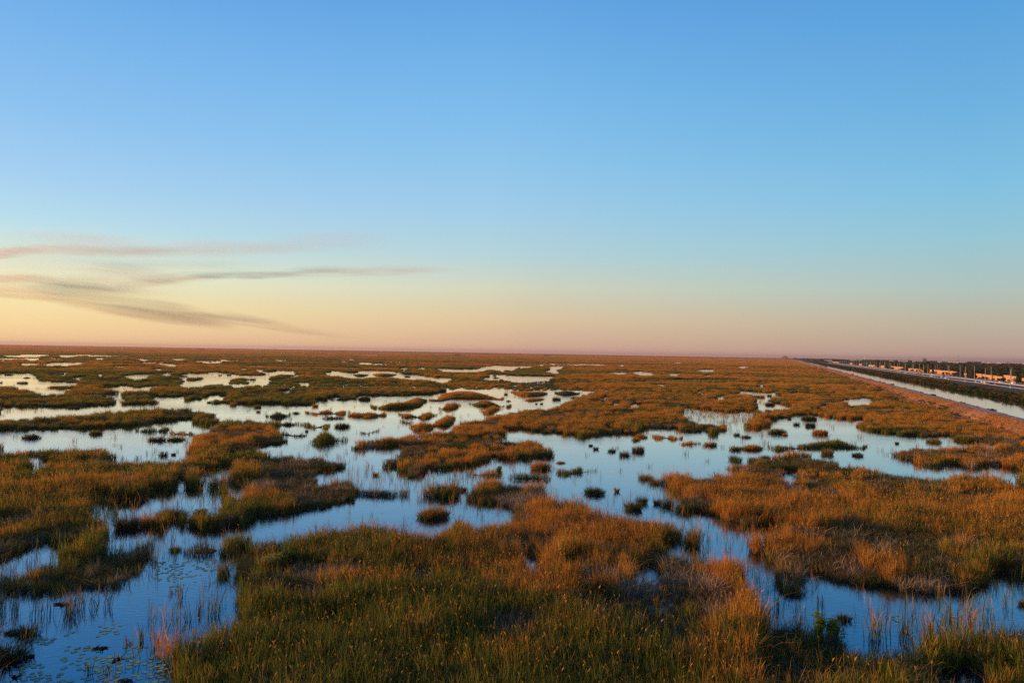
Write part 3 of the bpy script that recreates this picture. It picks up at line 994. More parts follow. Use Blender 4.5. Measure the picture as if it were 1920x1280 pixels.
def island(poly, label, mat=None, name='reed_island', cat='reed island', group=GI):
    ys = [p[1] for p in poly]
    yb, yt = max(ys), min(ys)
    xm = sum(p[0] for p in poly) / len(poly)
    d = np.hypot(*ground(xm, yb))
    app = (yb - yt) * d / F
    H = max(0.9, min(1.9, 0.7 * app))
    g = to_ground(poly, False, H)
    c = g.mean(0)
    g = g - c
    vd = c / np.linalg.norm(c)
    vw = np.array([vd[1], -vd[0]])
    al, ac = g @ vd, g @ vw
    # never thinner than a natural floating mat of this width
    need = max(2.4, min(0.3 * np.ptp(ac), 12.0))
    o_ = np.argsort(ac)
    hull = ConvexHull2(np.stack([ac, al], 1))
    dep_ = hull / max(np.ptp(ac), .1)
    if dep_ < need:
        # rebuild as a mat: the traced silhouette gives the width, a rounded plan gives the depth
        k_ = 28
        a_ = np.arange(k_) * 2 * math.pi / k_
        w0, w1 = ac.min(), ac.max()
        rg_ = np.random.default_rng(int(yb * 7 + xm))
        wob_ = 1 + .16 * np.sin(2 * a_ + rg_.random() * 6) + .12 * np.sin(3 * a_ + rg_.random() * 6) + .07 * np.sin(7 * a_ + rg_.random() * 6)
        ac = (w0 + w1) / 2 + (w1 - w0) / 2 * np.cos(a_) * (0.9 + .1 * wob_)
        al = al.mean() + need * 0.62 * np.sin(a_) * wob_
        g = ac[:, None] * vw[None] + al[:, None] * vd[None]
    ar = 0.5 * abs(sum(g[i][0] * g[(i + 1) % len(g)][1] - g[(i + 1) % len(g)][0] * g[i][1] for i in range(len(g))))
    if d < 130:
        dens, wd, seg = 110, 0.038, 3
    elif d < 380:
        dens, wd, seg = 40, 0.075, 2
    else:
        dens, wd, seg = 14, 0.16, 1
    ext = g.max(0) - g.min(0)
    n = int(dens * ext[0] * ext[1])
    n = min(n, 200000)
    rg = np.random.default_rng(int(abs(xm) * 13 + yb))
    X = rg.uniform(g[:, 0].min() - 1, g[:, 0].max() + 1, n)
    Y = rg.uniform(g[:, 1].min() - 1, g[:, 1].max() + 1, n)
    jx = (vnoise(X + c[0], Y + c[1], 2.5) - 0.5) * 1.2 + rg.normal(0, 0.18, n)
    jy = (vnoise(X + c[0] + 40, Y + c[1], 2.5) - 0.5) * 1.2 + rg.normal(0, 0.18, n)
    k = inside(g, X + jx, Y + jy)
    X, Y = X[k], Y[k]
    n = len(X)
    if n < 30:
        X = rg.normal(0, 0.8, 120)
        Y = rg.normal(0, 0.8, 120)
        n = 120
    ed = edge_dist(g, X, Y)
    hm = (0.38 + 0.62 * np.clip(ed / max(0.8, 0.18 * min(ext)), 0, 1)) * (0.8 + 0.5 * vnoise(X + c[0], Y + c[1], 3.0))
    h = np.maximum(H, 0.5) * hm * rg.uniform(0.75, 1.25, n)
    out_dir = np.arctan2(Y, X / max(1, ext[0] / ext[1]))
    ld = np.where(rg.random(n) < 0.5, out_dir + rg.normal(0, 0.8, n), rg.random(n) * 6.283)
    roots = np.stack([X, Y, np.full(n, -0.08)], 1)
    v, q, t, at = blade_set(roots, h, wd * rg.uniform(0.7, 1.3, n), ld, np.abs(rg.normal(0, 0.17, n)), np.abs(rg.normal(0, 0.2, n)), seg, rg)
    o = empty(name, (c[0], c[1], 0))
    link('reeds', fast_mesh('reeds', v, q, t, at), o, mat or MAT_REED)
    gs = g * 0.66
    m = len(gs)
    tri = tessellate_polygon([[Vector((p[0], p[1], 0)) for p in gs]])
    mb = MB()
    mb.add([(p[0], p[1], 0.03) for p in gs] + [(p[0] * 1.06, p[1] * 1.06, -0.4) for p in gs],
           [tuple(t_) for t_ in tri] + [(i, (i + 1) % m, m + (i + 1) % m, m + i) for i in range(m)])
    mb.build('peat_base', MAT_PEAT, o)
    tag(o, label, cat, group)
    return o


def tussock(crop, x0, x1, yt, yb, label, mat=None):
    (ax, ay), (bx, by) = P(crop, x0, yt, x1, yb)
    cx = (ax + bx) / 2
    base = ground(cx, by - (by - ay) * 0.06)
    d = np.hypot(*base)
    wdt = (bx - ax) * d / F
    app = (by - ay) * d / F
    dep = wdt * 0.75
    H = np.clip(app - dep * CAM_H / d * 0.8, 0.45, 1.9) * 0.88
    cdir = base / d
    c = base + cdir * dep * 0.45
    rg = np.random.default_rng(int(cx * 7 + by * 3))
    if d < 130:
        n, wd, seg = int(np.clip(wdt * dep * 190, 250, 6000)), 0.028, 3
    elif d < 380:
        n, wd, seg = int(np.clip(wdt * dep * 70, 150, 3000)), 0.06, 2
    else:
        n, wd, seg = int(np.clip(wdt * dep * 25, 80, 1500)), 0.14, 1
    a = rg.random(n) * 6.283
    q = np.sqrt(rg.random(n))
    q = np.where(rg.random(n) < 0.12, q * rg.uniform(1.1, 1.7, n), q)
    lob = 1 + 0.25 * np.sin(a * 2 + rg.random() * 6) + 0.15 * np.sin(a * 5 + rg.random() * 6)
    X = q * np.cos(a) * wdt * 0.42 * lob
    Y = q * np.sin(a) * dep * 0.42 * lob
    h = H * np.clip(1 - 0.6 * q ** 2, 0.22, 1) * rg.uniform(0.55, 1.3, n)
    roots = np.stack([X, Y, np.full(n, -0.06)], 1)
    v, qd, t, at = blade_set(roots, h, wd * rg.uniform(0.7, 1.3, n), np.arctan2(Y, X) + rg.normal(0, 0.5, n), 0.08 + 0.5 * q + np.abs(rg.normal(0, 0.08, n)),
                             np.abs(rg.normal(0, 0.25, n)), seg, rg)
    o = empty('reed_tussock', (c[0], c[1], 0))
    link('reeds', fast_mesh('reeds', v, qd, t, at), o, mat or MAT_SEDGE)
    mb = MB()
    ring = [(math.cos(k * 0.5236), math.sin(k * 0.5236)) for k in range(12)]
    mb.add([(x * wdt * .36, y * dep * .36, 0.02) for x, y in ring] + [(x * wdt * .2, y * dep * .2, 0.16) for x, y in ring] + [(x * wdt * .38, y * dep * .38, -0.4) for x, y in ring],
           [(i, (i + 1) % 12, 12 + (i + 1) % 12, 12 + i) for i in range(12)] + [(24 + i, 24 + (i + 1) % 12, (i + 1) % 12, i) for i in range(12)] + [tuple(range(12, 24))])
    mb.build('root_mound', MAT_PEAT, o)
    tag(o, label, 'tussock', GT)
    return o


island(P('d2', 85, 180, 110, 150, 200, 140, 300, 140, 320, 165, 290, 190, 220, 212, 130, 205), 'smooth dark green lens shaped reed island near the left end of the pale lagoon', MAT_SEDGE)
island(P('d2', 430, 155, 450, 118, 490, 120, 540, 135, 600, 112, 660, 105, 720, 128, 800, 130, 810, 155, 740, 168, 600, 172, 500, 170), 'brown humped reed island just right of the dark lens shaped island')
island(P('d2', 825, 140, 880, 125, 960, 135, 1000, 128, 1080, 130, 1170, 150, 1170, 172, 1100, 195, 1000, 212, 960, 200, 830, 192, 880, 170), 'ragged flat brown reed island with a dark trailing right tip in the pale lagoon')
island(P('d2', 590, 210, 640, 188, 760, 188, 810, 205, 700, 218), 'thin straggly strip of reeds left of the ragged flat island', MAT_SEDGE)
island(P('d2', 345, 225, 380, 208, 450, 212, 520, 240, 580, 225, 640, 240, 660, 272, 600, 290, 520, 305, 490, 275, 400, 272, 350, 262), 'two humped olive and orange reed island below the dark lens shaped island')
island(P('d2', 910, 320, 930, 290, 960, 290, 1000, 305, 1080, 278, 1140, 305, 1110, 330, 1000, 355, 930, 350), 'small tan topped reed island right of the round dark tussock in the lagoon')
island(P('d2', 475, 400, 500, 360, 570, 320, 620, 305, 690, 320, 720, 340, 800, 330, 835, 375, 830, 410, 700, 430, 600, 440, 560, 455, 490, 440), 'large bushy olive reed island beside the tip of the long orange reed bed')
island(P('d2', 190, 340, 300, 318, 340, 338, 430, 340, 448, 360, 380, 372, 220, 364), 'low dark reed strip trailing right of the orange reed bed at left', MAT_SEDGE)
island(P('d2', 1035, 95, 1060, 75, 1150, 65, 1200, 45, 1300, 55, 1380, 20, 1430, 10, 1525, 15, 1530, 60, 1490, 95, 1440, 112, 1350, 118, 1220, 125, 1140, 130, 1080, 115), 'big rust topped reed island rising to the right in the middle of the pale lagoon')
island(P('d2', 1640, 120, 1680, 85, 1700, 62, 1780, 58, 1845, 75, 1820, 110, 1760, 130, 1680, 132), 'compact orange crowned reed island right of the big rust topped island')
island(P('d2', 1285, 160, 1350, 150, 1480, 145, 1540, 125, 1610, 130, 1630, 180, 1580, 200, 1500, 225, 1440, 200, 1320, 185), 'dull brown reed island below the big rust topped island')
island(P('d2', 1295, 215, 1320, 195, 1400, 215, 1415, 245, 1360, 262, 1310, 240), 'little orange reed island under the dull brown island')
island(P('d2', 1380, 275, 1420, 260, 1560, 250, 1630, 190, 1700, 165, 1795, 180, 1780, 210, 1770, 260, 1730, 285, 1640, 280, 1500, 290, 1420, 295), 'reed island with a bushy right end and low dark left tail')
island(P('d2', 655, 35, 700, 20, 800, 5, 900, 10, 910, 35, 800, 48, 700, 48), 'narrow dark reed island along the far shore of the pale lagoon', MAT_SEDGE)
island(P('c8', 215, 415, 290, 395, 330, 350, 420, 340, 540, 340, 700, 350, 760, 370, 870, 390, 880, 410, 850, 430, 780, 420, 620, 418, 480, 415, 400, 420, 320, 440, 230, 440), 'widest brown reed island by the far shore of the pale lagoon')
island(P('c8', 560, 460, 620, 430, 720, 415, 800, 430, 860, 450, 950, 455, 955, 475, 900, 500, 780, 490, 640, 485), 'flat olive reed island in front of the widest brown island')
island(P('c8', 660, 515, 710, 495, 760, 470, 850, 465, 865, 510, 800, 535, 760, 558, 705, 550), 'rusty lumpy reed island next to the upper end of the orange bed')
island(P('c8', 950, 355, 1000, 330, 1100, 345, 1200, 340, 1280, 370, 1240, 390, 1100, 398, 1020, 392), 'dark reddish reed island touching the far shore above the egret lagoon')
island(P('c8', 1080, 425, 1100, 405, 1180, 402, 1250, 415, 1230, 430, 1140, 442, 1090, 440), 'small flat reddish reed island in the bright water left of the round reed knob')
island(P('c8', 1335, 355, 1400, 342, 1540, 345, 1590, 365, 1540, 380, 1420, 388, 1360, 378), 'long dark oval reed island at the bright right arm of the lagoon', MAT_SEDGE)
island(P('A', 1270, 680, 1290, 655, 1360, 642, 1440, 660, 1450, 690, 1350, 702), 'small orange reed island left of the bright orange bed')
island(P('A', 1010, 655, 1040, 630, 1150, 620, 1250, 635, 1275, 655, 1180, 678, 1060, 682), 'olive lens shaped reed island in the left water band', MAT_SEDGE)
island(P('d1', 920, 650, 1050, 618, 1200, 592, 1350, 574, 1480, 562, 1600, 558, 1700, 580, 1830, 605, 1850, 650, 1780, 680, 1600, 664, 1380, 672, 1200, 672, 1000, 675), 'long reed island ending in a dark blunt tip below the right hand channel')
island(P('C', 1050, 700, 1065, 685, 1100, 690, 1130, 678, 1180, 678, 1270, 688, 1280, 715, 1210, 742, 1150, 722, 1070, 715), 'pair of merged brown reed humps at the back of the central lagoon')
island(P('C', 1255, 760, 1270, 730, 1330, 725, 1420, 735, 1420, 770, 1340, 778, 1270, 780), 'brown block shaped reed island left of the square dark tussock in the central lagoon')
island(P('C', 320, 975, 335, 935, 420, 945, 470, 910, 520, 905, 560, 925, 630, 925, 630, 970, 520, 990, 420, 985), 'reed island with a pink orange left top and dark right end in the central lagoon')
island(P('c3', 110, 220, 150, 180, 250, 170, 360, 150, 430, 160, 430, 240, 300, 255, 200, 250), 'low rust coloured reed island at the left end of the central lagoon')
island(P('c3', 490, 240, 540, 205, 640, 200, 760, 235, 880, 262, 880, 282, 760, 282, 560, 275), 'dull straggly reed strip in front of the low rust island')
island(P('c4', 780, 65, 850, 50, 960, 55, 1060, 80, 1050, 105, 960, 120, 900, 100, 820, 92), 'bright orange low reed spit off the right hand bed')
island(P('c5', 930, 375, 960, 340, 1050, 330, 1160, 360, 1150, 385, 1010, 395), 'dark green reed fringe island in the right channel', MAT_SEDGE)
island(P('c7', 1360, 205, 1400, 190, 1450, 190, 1490, 205, 1450, 218, 1390, 218), 'dark oval reed islet in the thin distant pond', MAT_SEDGE)
island(P('c7', 1530, 200, 1570, 184, 1680, 186, 1750, 200, 1700, 216, 1570, 216), 'long orange topped reed islet in the thin distant pond')
island(P('c7', 650, 210, 700, 195, 800, 195, 850, 205, 800, 218, 690, 218), 'dark flat reed islet at the left end of the thin distant pond', MAT_SEDGE)
island(P('c6', 590, 485, 600, 468, 700, 468, 730, 485, 720, 508, 600, 508), 'solitary dark block of reeds in the far left channel', MAT_SEDGE)
island(P('c1', 930, 630, 960, 580, 1000, 545, 1150, 530, 1300, 540, 1500, 560, 1545, 590, 1400, 660, 1300, 690, 1180, 710, 1060, 700, 950, 680), 'large rounded dark green reed mound on the left pond shore', MAT_SEDGE)
island(P('c1', 970, 905, 1000, 850, 1080, 825, 1140, 850, 1200, 825, 1280, 850, 1270, 900, 1210, 950, 1150, 925, 1030, 935), 'pair of joined dark tussocks in the blue water at lower left', MAT_SEDGE)

TUS = [('d1', 1366, 1502, 486, 556, 'rust clump rising behind the middle of the long blunt island'), ('d2', 715, 835, 232, 300, 'round very dark tussock alone in the middle of the pale lagoon'), ('d2', 505, 560, 58, 112, 'small brown tussock at the far shore of the lagoon left side'),
       ('d2', -5, 42, 82, 118, 'small dark tussock at the mouth of the far left channel'), ('d2', 8, 38, 128, 160, 'tiny reddish tussock below the channel mouth'),
       ('d2', 235, 342, 232, 278, 'low green tussock below the dark lens shaped island'), ('d2', 330, 392, 140, 172, 'small tussock between the lens shaped and humped islands'),
       ('d2', 930, 1036, 4, 48, 'neat dark tussock by the far shore of the lagoon'), ('d2', 445, 470, 305, 335, 'tiny tussock above the bushy olive island'),
       ('c8', 888, 922, 352, 386, 'small round tussock at the top of the bright water'), ('c8', 908, 948, 422, 446, 'tiny flat tussock right of the flat olive island'),
       ('c8', 1325, 1398, 390, 434, 'round reed knob in the bright right arm of the lagoon'), ('c8', 1170, 1188, 448, 470, 'left of two tiny dark specks of reed in bright water'),
       ('c8', 1212, 1240, 446, 470, 'right of two tiny dark specks of reed in bright water'), ('A', 188, 282, 683, 732, 'isolated dark tussock at the left edge of the left water band'),
       ('A', 677, 765, 655, 702, 'brown tussock touching the far bank of the left water band'), ('A', 1113, 1170, 700, 748, 'orange tussock of a touching pair in the left water band'),
       ('A', 1170, 1235, 698, 750, 'green tussock of a touching pair in the left water band'), ('A', 1260, 1372, 702, 748, 'dark tussock just below the small orange island'),
       ('A', 1200, 1255, 808, 862, 'small round green tussock near the lower edge of the left water band'), ('A', 1285, 1318, 825, 855, 'tiny tussock right of the small round green one'),
       ('C', 1440, 1534, 733, 788, 'square dark tussock right of the brown block island'), ('C', 900, 960, 705, 748, 'rusty small tussock in front of its taller neighbour at the lagoon back'),
       ('C', 930, 1012, 675, 725, 'rusty taller tussock at the back of the central lagoon'), ('C', 578, 604, 758, 786, 'tiny tussock at far left of a row of five in the central lagoon'),
       ('C', 610, 648, 774, 814, 'second smallest tussock from left in the row of five in the lagoon'), ('C', 714, 782, 784, 832, 'middle spiky tussock of the row of five in the lagoon'),
       ('C', 806, 886, 798, 864, 'nearest rounded tussock of the row of five in the lagoon'), ('C', 890, 1000, 764, 834, 'rightmost and widest tussock of the row of five in the lagoon'),
       ('C', 140, 285, 872, 968, 'rounded brown tussock off the tip of the orange bed'), ('C', 330, 402, 885, 918, 'small rust tussock behind the pink topped island'),
       ('C', 548, 688, 1062, 1155, 'large solitary dark green tussock in open blue water at centre'), ('C', 772, 802, 1078, 1132, 'thin wispy tussock right of the large solitary one'),
       ('C', 930, 1018, 1128, 1222, 'dark twin topped tussock behind the big one by the foreground bed'), ('C', 840, 978, 1168, 1275, 'big dark tussock against the foreground reed bed'),
       ('C', 1060, 1122, 1155, 1228, 'small dark tussock left of the taller one near the right bed'), ('C', 1120, 1205, 1132, 1248, 'taller dark tussock near the left tip of the right bed'),
       ('C', 1238, 1342, 1185, 1290, 'dark green tussock at the foot of the right hand bed'), ('C', 955, 1048, 968, 1042, 'brown leaning tussock off the left tip of the right bed'),
       ('C', 1048, 1112, 1028, 1072, 'low reddish tussock off the left tip of the right bed'),
       ('d1', 718, 804, 540, 582, 'dark flat tussock at the edge of the stippled shallows'), ('d1', 645, 712, 520, 562, 'brown tussock at the edge of the stippled shallows'),
       ('d1', 975, 1112, 450, 548, 'largest brown tussock in the stippled shallows'), ('d1', 1190, 1242, 424, 468, 'small dark tussock in bright water right of the shallows'),
       ('d1', 1293, 1392, 428, 482, 'oval dark tussock in bright water right of the shallows'), ('d1', 1268, 1398, 345, 424, 'tall bushy tussock behind the oval dark one'),
       ('d1', 1092, 1132, 522, 562, 'small pinkish tussock in front of the stippled shallows'), ('d1', 1138, 1168, 388, 416, 'tiny tussock at the far edge of the right water'),
       ('d1', 618, 716, 628, 696, 'round brown tussock at the tip of the right peninsula'), ('d1', 722, 912, 620, 694, 'wide brown tussock joining the long blunt island'),
       ('d1', 1438, 1548, 652, 738, 'dark bushy tussock under the long blunt island'), ('d1', 1712, 1824, 698, 750, 'lone dark tussock in the right channel'),
       ('c5', 668, 700, 135, 168, 'tiny dark tussock at the mouth of the right inlet'), ('c5', 985, 1100, 100, 160, 'brown tussock blocking the narrow right inlet'),
       ('c5', 1250, 1445, 62, 150, 'wide orange tussock at the end of the narrow right inlet'), ('c2', 1366, 1645, 580, 748, 'large rounded brown topped tussock alone in the blue pond at centre left'),
       ('c2', 955, 1005, 290, 348, 'small green tussock in the shallow creek at centre left'), ('c2', 1265, 1330, 320, 365, 'dark tussock at the creek bank at centre left'),
       ('c2', 1735, 1795, 420, 485, 'dark tussock off the end of the thin reed spit'), ('c3', -5, 45, 320, 395, 'dark tussock right of the thin reed spit end'), ('c3', 50, 118, 325, 392, 'small dark tussock left of the orange peninsula'),
       ('c1', 290, 600, 330, 478, 'broad dark green tussock on the bank of the middle left pool'), ('c1', 335, 515, 545, 742, 'upright green reed clump with a dark foot at left pond mouth'),
       ('c1', 530, 700, 560, 720, 'loose brownish reed clump right of the upright green clump'), ('c1', 715, 940, 510, 660, 'dark reed clump left of the large rounded mound'),
       ('c1', 820, 905, 850, 935, 'small spiky tussock left of the pair of joined tussocks'), ('c1', 605, 660, 375, 430, 'tiny dark tussock in the middle left pool'),
       ('E', 130, 268, 815, 945, 'dark round tussock just above the large one at the lower left edge'), ('E', -60, 162, 955, 1150, 'large dark tussock cut by the lower left edge of the picture'),
       ('E', 45, 130, 865, 925, 'thin wispy tussock left of the dark round one at lower left'), ('H', 135, 268, 530, 632, 'dark footed reed clump where the right channel bends'),
       ('H', 1890, 1960, 640, 710, 'dark tussock at the right picture edge in the blue channel'), ('H', 525, 612, 735, 825, 'dark spiky tussock beside the yellow green shrub'),
       ('c6', -10, 22, 255, 278, 'small dark tussock at the left picture edge in a distant pond'), ('c6', 155, 188, 258, 282, 'left small tussock of a distant pond pair'), ('c6', 190, 246, 252, 284, 'right larger tussock of a distant pond pair'),
       ('c6', 50, 108, 190, 208, 'flat dark tussock at the back of the leftmost distant pond'), ('c6', 220, 260, 215, 235, 'flat brown tussock in the middle of the leftmost distant pond'),
       ('c7', 215, 258, 188, 210, 'brown round tussock in a distant pond at left centre'), ('c7', 138, 175, 196, 212, 'reddish tussock left of the brown round distant one'),
       ('c7', 1815, 1866, 198, 224, 'very dark oval tussock near the right of the thin distant pond'), ('c7', 1395, 1520, 388, 436, 'dark oval tussock below the far shore of the pale lagoon'),
       ('c7', 462, 525, 462, 505, 'brown tussock hanging off the far bank of the lagoon'), ('c7', 245, 305, 440, 485, 'tall brown tussock at the corner of the far left bank'),
       ('c8', 785, 820, 195, 216, 'upper dark tussock of two in the distant thin pond at centre'), ('c8', 790, 842, 218, 236, 'lower dark tussock of two in the distant thin pond at centre'),
       ('c8', 1012, 1036, 126, 142, 'black speck of reed in the distant centre pond'), ('c8', 885, 948, 152, 172, 'orange tussock in the distant centre pond'), ('d1', 940, 1015, 240, 290, 'dark tussock in the upper right marsh channel'),
       ('d1', 950, 995, 182, 208, 'small dark tussock high in the upper right marsh channel')]
for q in TUS:
    m = MAT_REED if any(k in q[5] for k in ('orange', 'brown', 'rust', 'reddish', 'pink')) else MAT_SEDGE
    tussock(q[0], q[1], q[2], q[3], q[4], q[5], m)


# tall loose reed stems standing in the water, each clump a thing
def stems(px, py, hpx, wpx, n, label, mat=None):
    n = int(n * 0.75)
    b = ground(px, py)
    d = np.hypot(*b)
    H = hpx * d / F
    wv = wpx * d / F
    rg = np.random.default_rng(int(px * 3 + py))
    X = rg.normal(0, wv * 0.35, n)
    Y = rg.normal(0, wv * 0.35, n)
    h = H * rg.uniform(0.45, 1.1, n)
    roots = np.stack([X, Y, np.full(n, -0.1)], 1)
    v, q, t, at = blade_set(roots, h, np.full(n, 0.045), rg.random(n) * 6.283, np.abs(rg.normal(0, 0.12, n)), np.abs(rg.normal(0.05, 0.25, n)), 3, rg)
    at[:, 2] = np.repeat((rg.random(n) < 0.3) * 1.0, len(at) // n)
    o = link('reed_clump', fast_mesh('reed_clump', v, q, t, at), mat=mat or (MAT_REED if any(k in label for k in ('orange', 'plume', 'tallest dry')) else MAT_SEDGE))
    o.location = (b[0], b[1], 0)
    tag(o, label, 'reed clump', 'loose reed clumps standing in the water')


for q in [(132, 1145, 48, 14, 60, 'tall reed bundle with a long dark reflection at lower left'), (152, 1140, 40, 14, 24, 'thin reed stems right of the tall reed bundle'),
          (175, 1142, 38, 10, 14, 'slim reed stems two steps right of the tall reed bundle'), (201, 1138, 40, 12, 18, 'reed stems third in line right of the tall reed bundle'),
          (93, 1150, 38, 10, 16, 'slim reed stems just left of the tall reed bundle'), (68, 1152, 36, 10, 12, 'sparse reed stems second left of the tall reed bundle'),
          (30, 1150, 44, 12, 20, 'loose reed stems at the far lower left'), (339, 1120, 30, 10, 26, 'short dark reed clump in the open blue water right of the lily pads'),
          (322, 1112, 16, 12, 16, 'short bent stubble left of the short dark reed clump'), (355, 1165, 42, 10, 14, 'slender reed stems with bent leaves by the foreground bank'),
          (378, 1150, 34, 18, 22, 'low reed stubble beside the foreground bank'), (400, 1148, 44, 16, 26, 'tallest dry stems at the corner of the foreground bank'),
          (238, 1208, 20, 9, 18, 'small tuft with drooping leaves amid the lily pads'), (266, 1200, 34, 10, 18, 'upright reeds behind the small drooping tuft'), (295, 1215, 44, 12, 16, 'long leaning reeds with a dark reflection beside the bank'),
          (165, 1258, 26, 8, 12, 'thin stems rising from the nearest lily pads'), (205, 1256, 24, 9, 12, 'other thin stems right of the nearest lily pads'),
          (1640, 1200, 66, 24, 46, 'tall curved reeds with pale plumes in the right blue channel'), (1700, 1200, 42, 16, 30, 'shorter leaning reeds in the right blue channel'), (1745, 1195, 62, 16, 34, 'slender tall reeds before the orange tipped bank at right'),
          (1785, 1190, 80, 22, 70, 'densest tall orange tipped reeds standing in the right blue channel'), (1822, 1195, 66, 24, 50, 'plumed reeds right of the densest tall clump'), (1540, 1130, 22, 10, 14, 'short reeds below the right bed edge'),
          (1460, 1140, 40, 14, 18, 'sparse stems in the narrow channel left of the dark footed clump')]:
    stems(*q)


# ------------------------------------------------------------------ ground, water, levee, canal, highway
FAR_D = 17000.0


def strip(name, prof, t0, t1, mat, kind='structure', nt_=60, wob=0.0):
    """a strip along the levee with the cross profile [(s, z)...]"""
    ts = np.concatenate([np.linspace(t0, 1500, nt_), np.geomspace(1550, t1, 24)])
    v, q = [], []
    m = len(prof)
    for i, t in enumerate(ts):
        for j, (s, z) in enumerate(prof):
            p = lv(s, t)
            v.append((p[0], p[1], z))
    for i in range(len(ts) - 1):
        for j in range(m - 1):
            a = i * m + j
            q.append((a, a + 1, a + m + 1, a + m))
    me = fast_mesh(name, v, q)
    o = link(name, me, mat=mat)
    if kind:
        o['kind'] = kind
    return o


def soil(name, a, b_, sc1=0.15, rough=0.95):
    b = NT(name)
    p = b.pos()
    n = b.noise(p, sc1, 5, 0.65)
    n2 = b.noise(p, sc1 * 9, 3, 0.6)
    f = b.math('ADD', b.math('MULTIPLY', n, 0.65), b.math('MULTIPLY', n2, 0.35))
    c = b.mix(b.rng(f, 0.36, 0.62), a, b_)
    pr = b.principled(c, rough)
    pr.inputs['Specular IOR Level'].default_value = 0.15
    return b.done(pr)


MAT_SOIL = soil('peat_soil', (0.02, 0.016, 0.010), (0.05, 0.035, 0.02))
MAT_LEVEE = soil('levee_grass_soil', (0.13, 0.070, 0.032), (0.29, 0.135, 0.055), 0.10)
MAT_GRAVEL = soil('limestone_gravel', (0.30, 0.20, 0.15), (0.40, 0.28, 0.21), 0.5)
MAT_LAND = soil('dry_grass_land', (0.035, 0.045, 0.014), (0.10, 0.075, 0.026), 0.05)
MAT_ASPH = soil('asphalt', (0.048, 0.052, 0.066), (0.075, 0.080, 0.098), 0.3, 0.75)
MAT_CONC = simple('concrete', (0.42, 0.39, 0.35), 0.85, 0.12, 0.8)
MAT_POLE = simple('pale_pole', (0.34, 0.30, 0.24), 0.8, 0.08, 1.0)
MAT_BARR = simple('barrier_concrete', (0.26, 0.23, 0.20), 0.9, 0.12, 0.5)
MAT_SHLD = simple('worn_concrete', (0.115, 0.11, 0.105), 0.9, 0.15, 0.3)
MAT_PAINT = simple('road_paint', (0.72, 0.72, 0.68), 0.7, 0.1, 2.0)
MAT_STEEL = simple('galvanised_steel', (0.26, 0.26, 0.26), 0.6, 0.1, 3.0, metal=0.2)
MAT_WALL = simple('tan_wall', (0.40, 0.20, 0.085), 0.9, 0.10, 0.4)
MAT_WALLCAP = simple('wall_cap', (0.44, 0.24, 0.11), 0.85, 0.06, 0.6)
MAT_TRUNK = simple('bark', (0.10, 0.075, 0.05), 0.9, 0.3, 4.0)
MAT_WHITE = simple('white_paint', (0.78, 0.77, 0.74), 0.5, 0.05, 2.0)
MAT_ROOF = simple('white_roof', (0.66, 0.65, 0.63), 0.6, 0.06, 0.05)
MAT_BLDG = simple('pale_wall', (0.46, 0.38, 0.31), 0.8, 0.1, 0.05)
MAT_DARKB = simple('dark_wall', (0.16, 0.13, 0.13), 0.8, 0.1, 0.05)
MAT_GLASS = simple('dark_glass', (0.02, 0.024, 0.03), 0.1, 0.1, 1.0)
MAT_TYRE = simple('tyre_rubber', (0.02, 0.02, 0.02), 0.8, 0.1, 4.0)
MAT_GREENSIGN = simple('green_sign', (0.02, 0.20, 0.10), 0.5, 0.05, 1.0)
MAT_PAD = simple('lily_pad', (0.17, 0.29, 0.13), 0.45, 0.35, 0.8)
MAT_WOOD = simple('wet_wood', (0.035, 0.026, 0.02), 0.7, 0.3, 6.0)
MAT_BIRD = simple('white_feathers', (0.80, 0.79, 0.76), 0.8, 0.04, 5.0)
MAT_BILL = simple('orange_bill', (0.55, 0.28, 0.04), 0.5, 0.1, 5.0)

# one sheet of dark peat under everything, reaching the horizon
me = fast_mesh('ground', [(-FAR_D, -600, -0.9), (FAR_D, -600, -0.9), (FAR_D, FAR_D, -0.9), (-FAR_D, FAR_D, -0.9)], [(0, 1, 2, 3)])
g_ = link('ground', me, mat=MAT_SOIL)
g_['kind'] = 'structure'
# marsh water: a sheet left of the levee
pA, pB = lv(58.5, -200), lv(58.5, FAR_D)
me = fast_mesh('marsh_water', [(-FAR_D, pA[1], 0), (pA[0], pA[1], 0), (pB[0], pB[1], 0), (-FAR_D, pB[1], 0)], [(0, 1, 2, 3)])
wt = link('marsh_water', me, mat=MAT_WATER)
wt['kind'] = 'structure'
strip('canal_water', [(71.0, 0.0), (113.0, 0.0)], -150, 13000, MAT_CANAL)
strip('levee', [(56.5, -0.9), (57.6, -0.05), (59.4, 1.5), (61.6, 3.0), (62.2, 3.12), (65.9, 3.12), (66.9, 2.7), (69.5, 1.2), (72.0, -0.1), (73.5, -0.9)], -150, 13000, MAT_LEVEE)
strip('levee_road', [(62.4, 3.126), (64.0, 3.17), (65.7, 3.126)], -150, 13000, MAT_GRAVEL)
strip('canal_bank', [(109.0, -0.9), (110.8, 0.1), (113, 0.8), (118, 1.0)], -150, 13000, MAT_LAND)
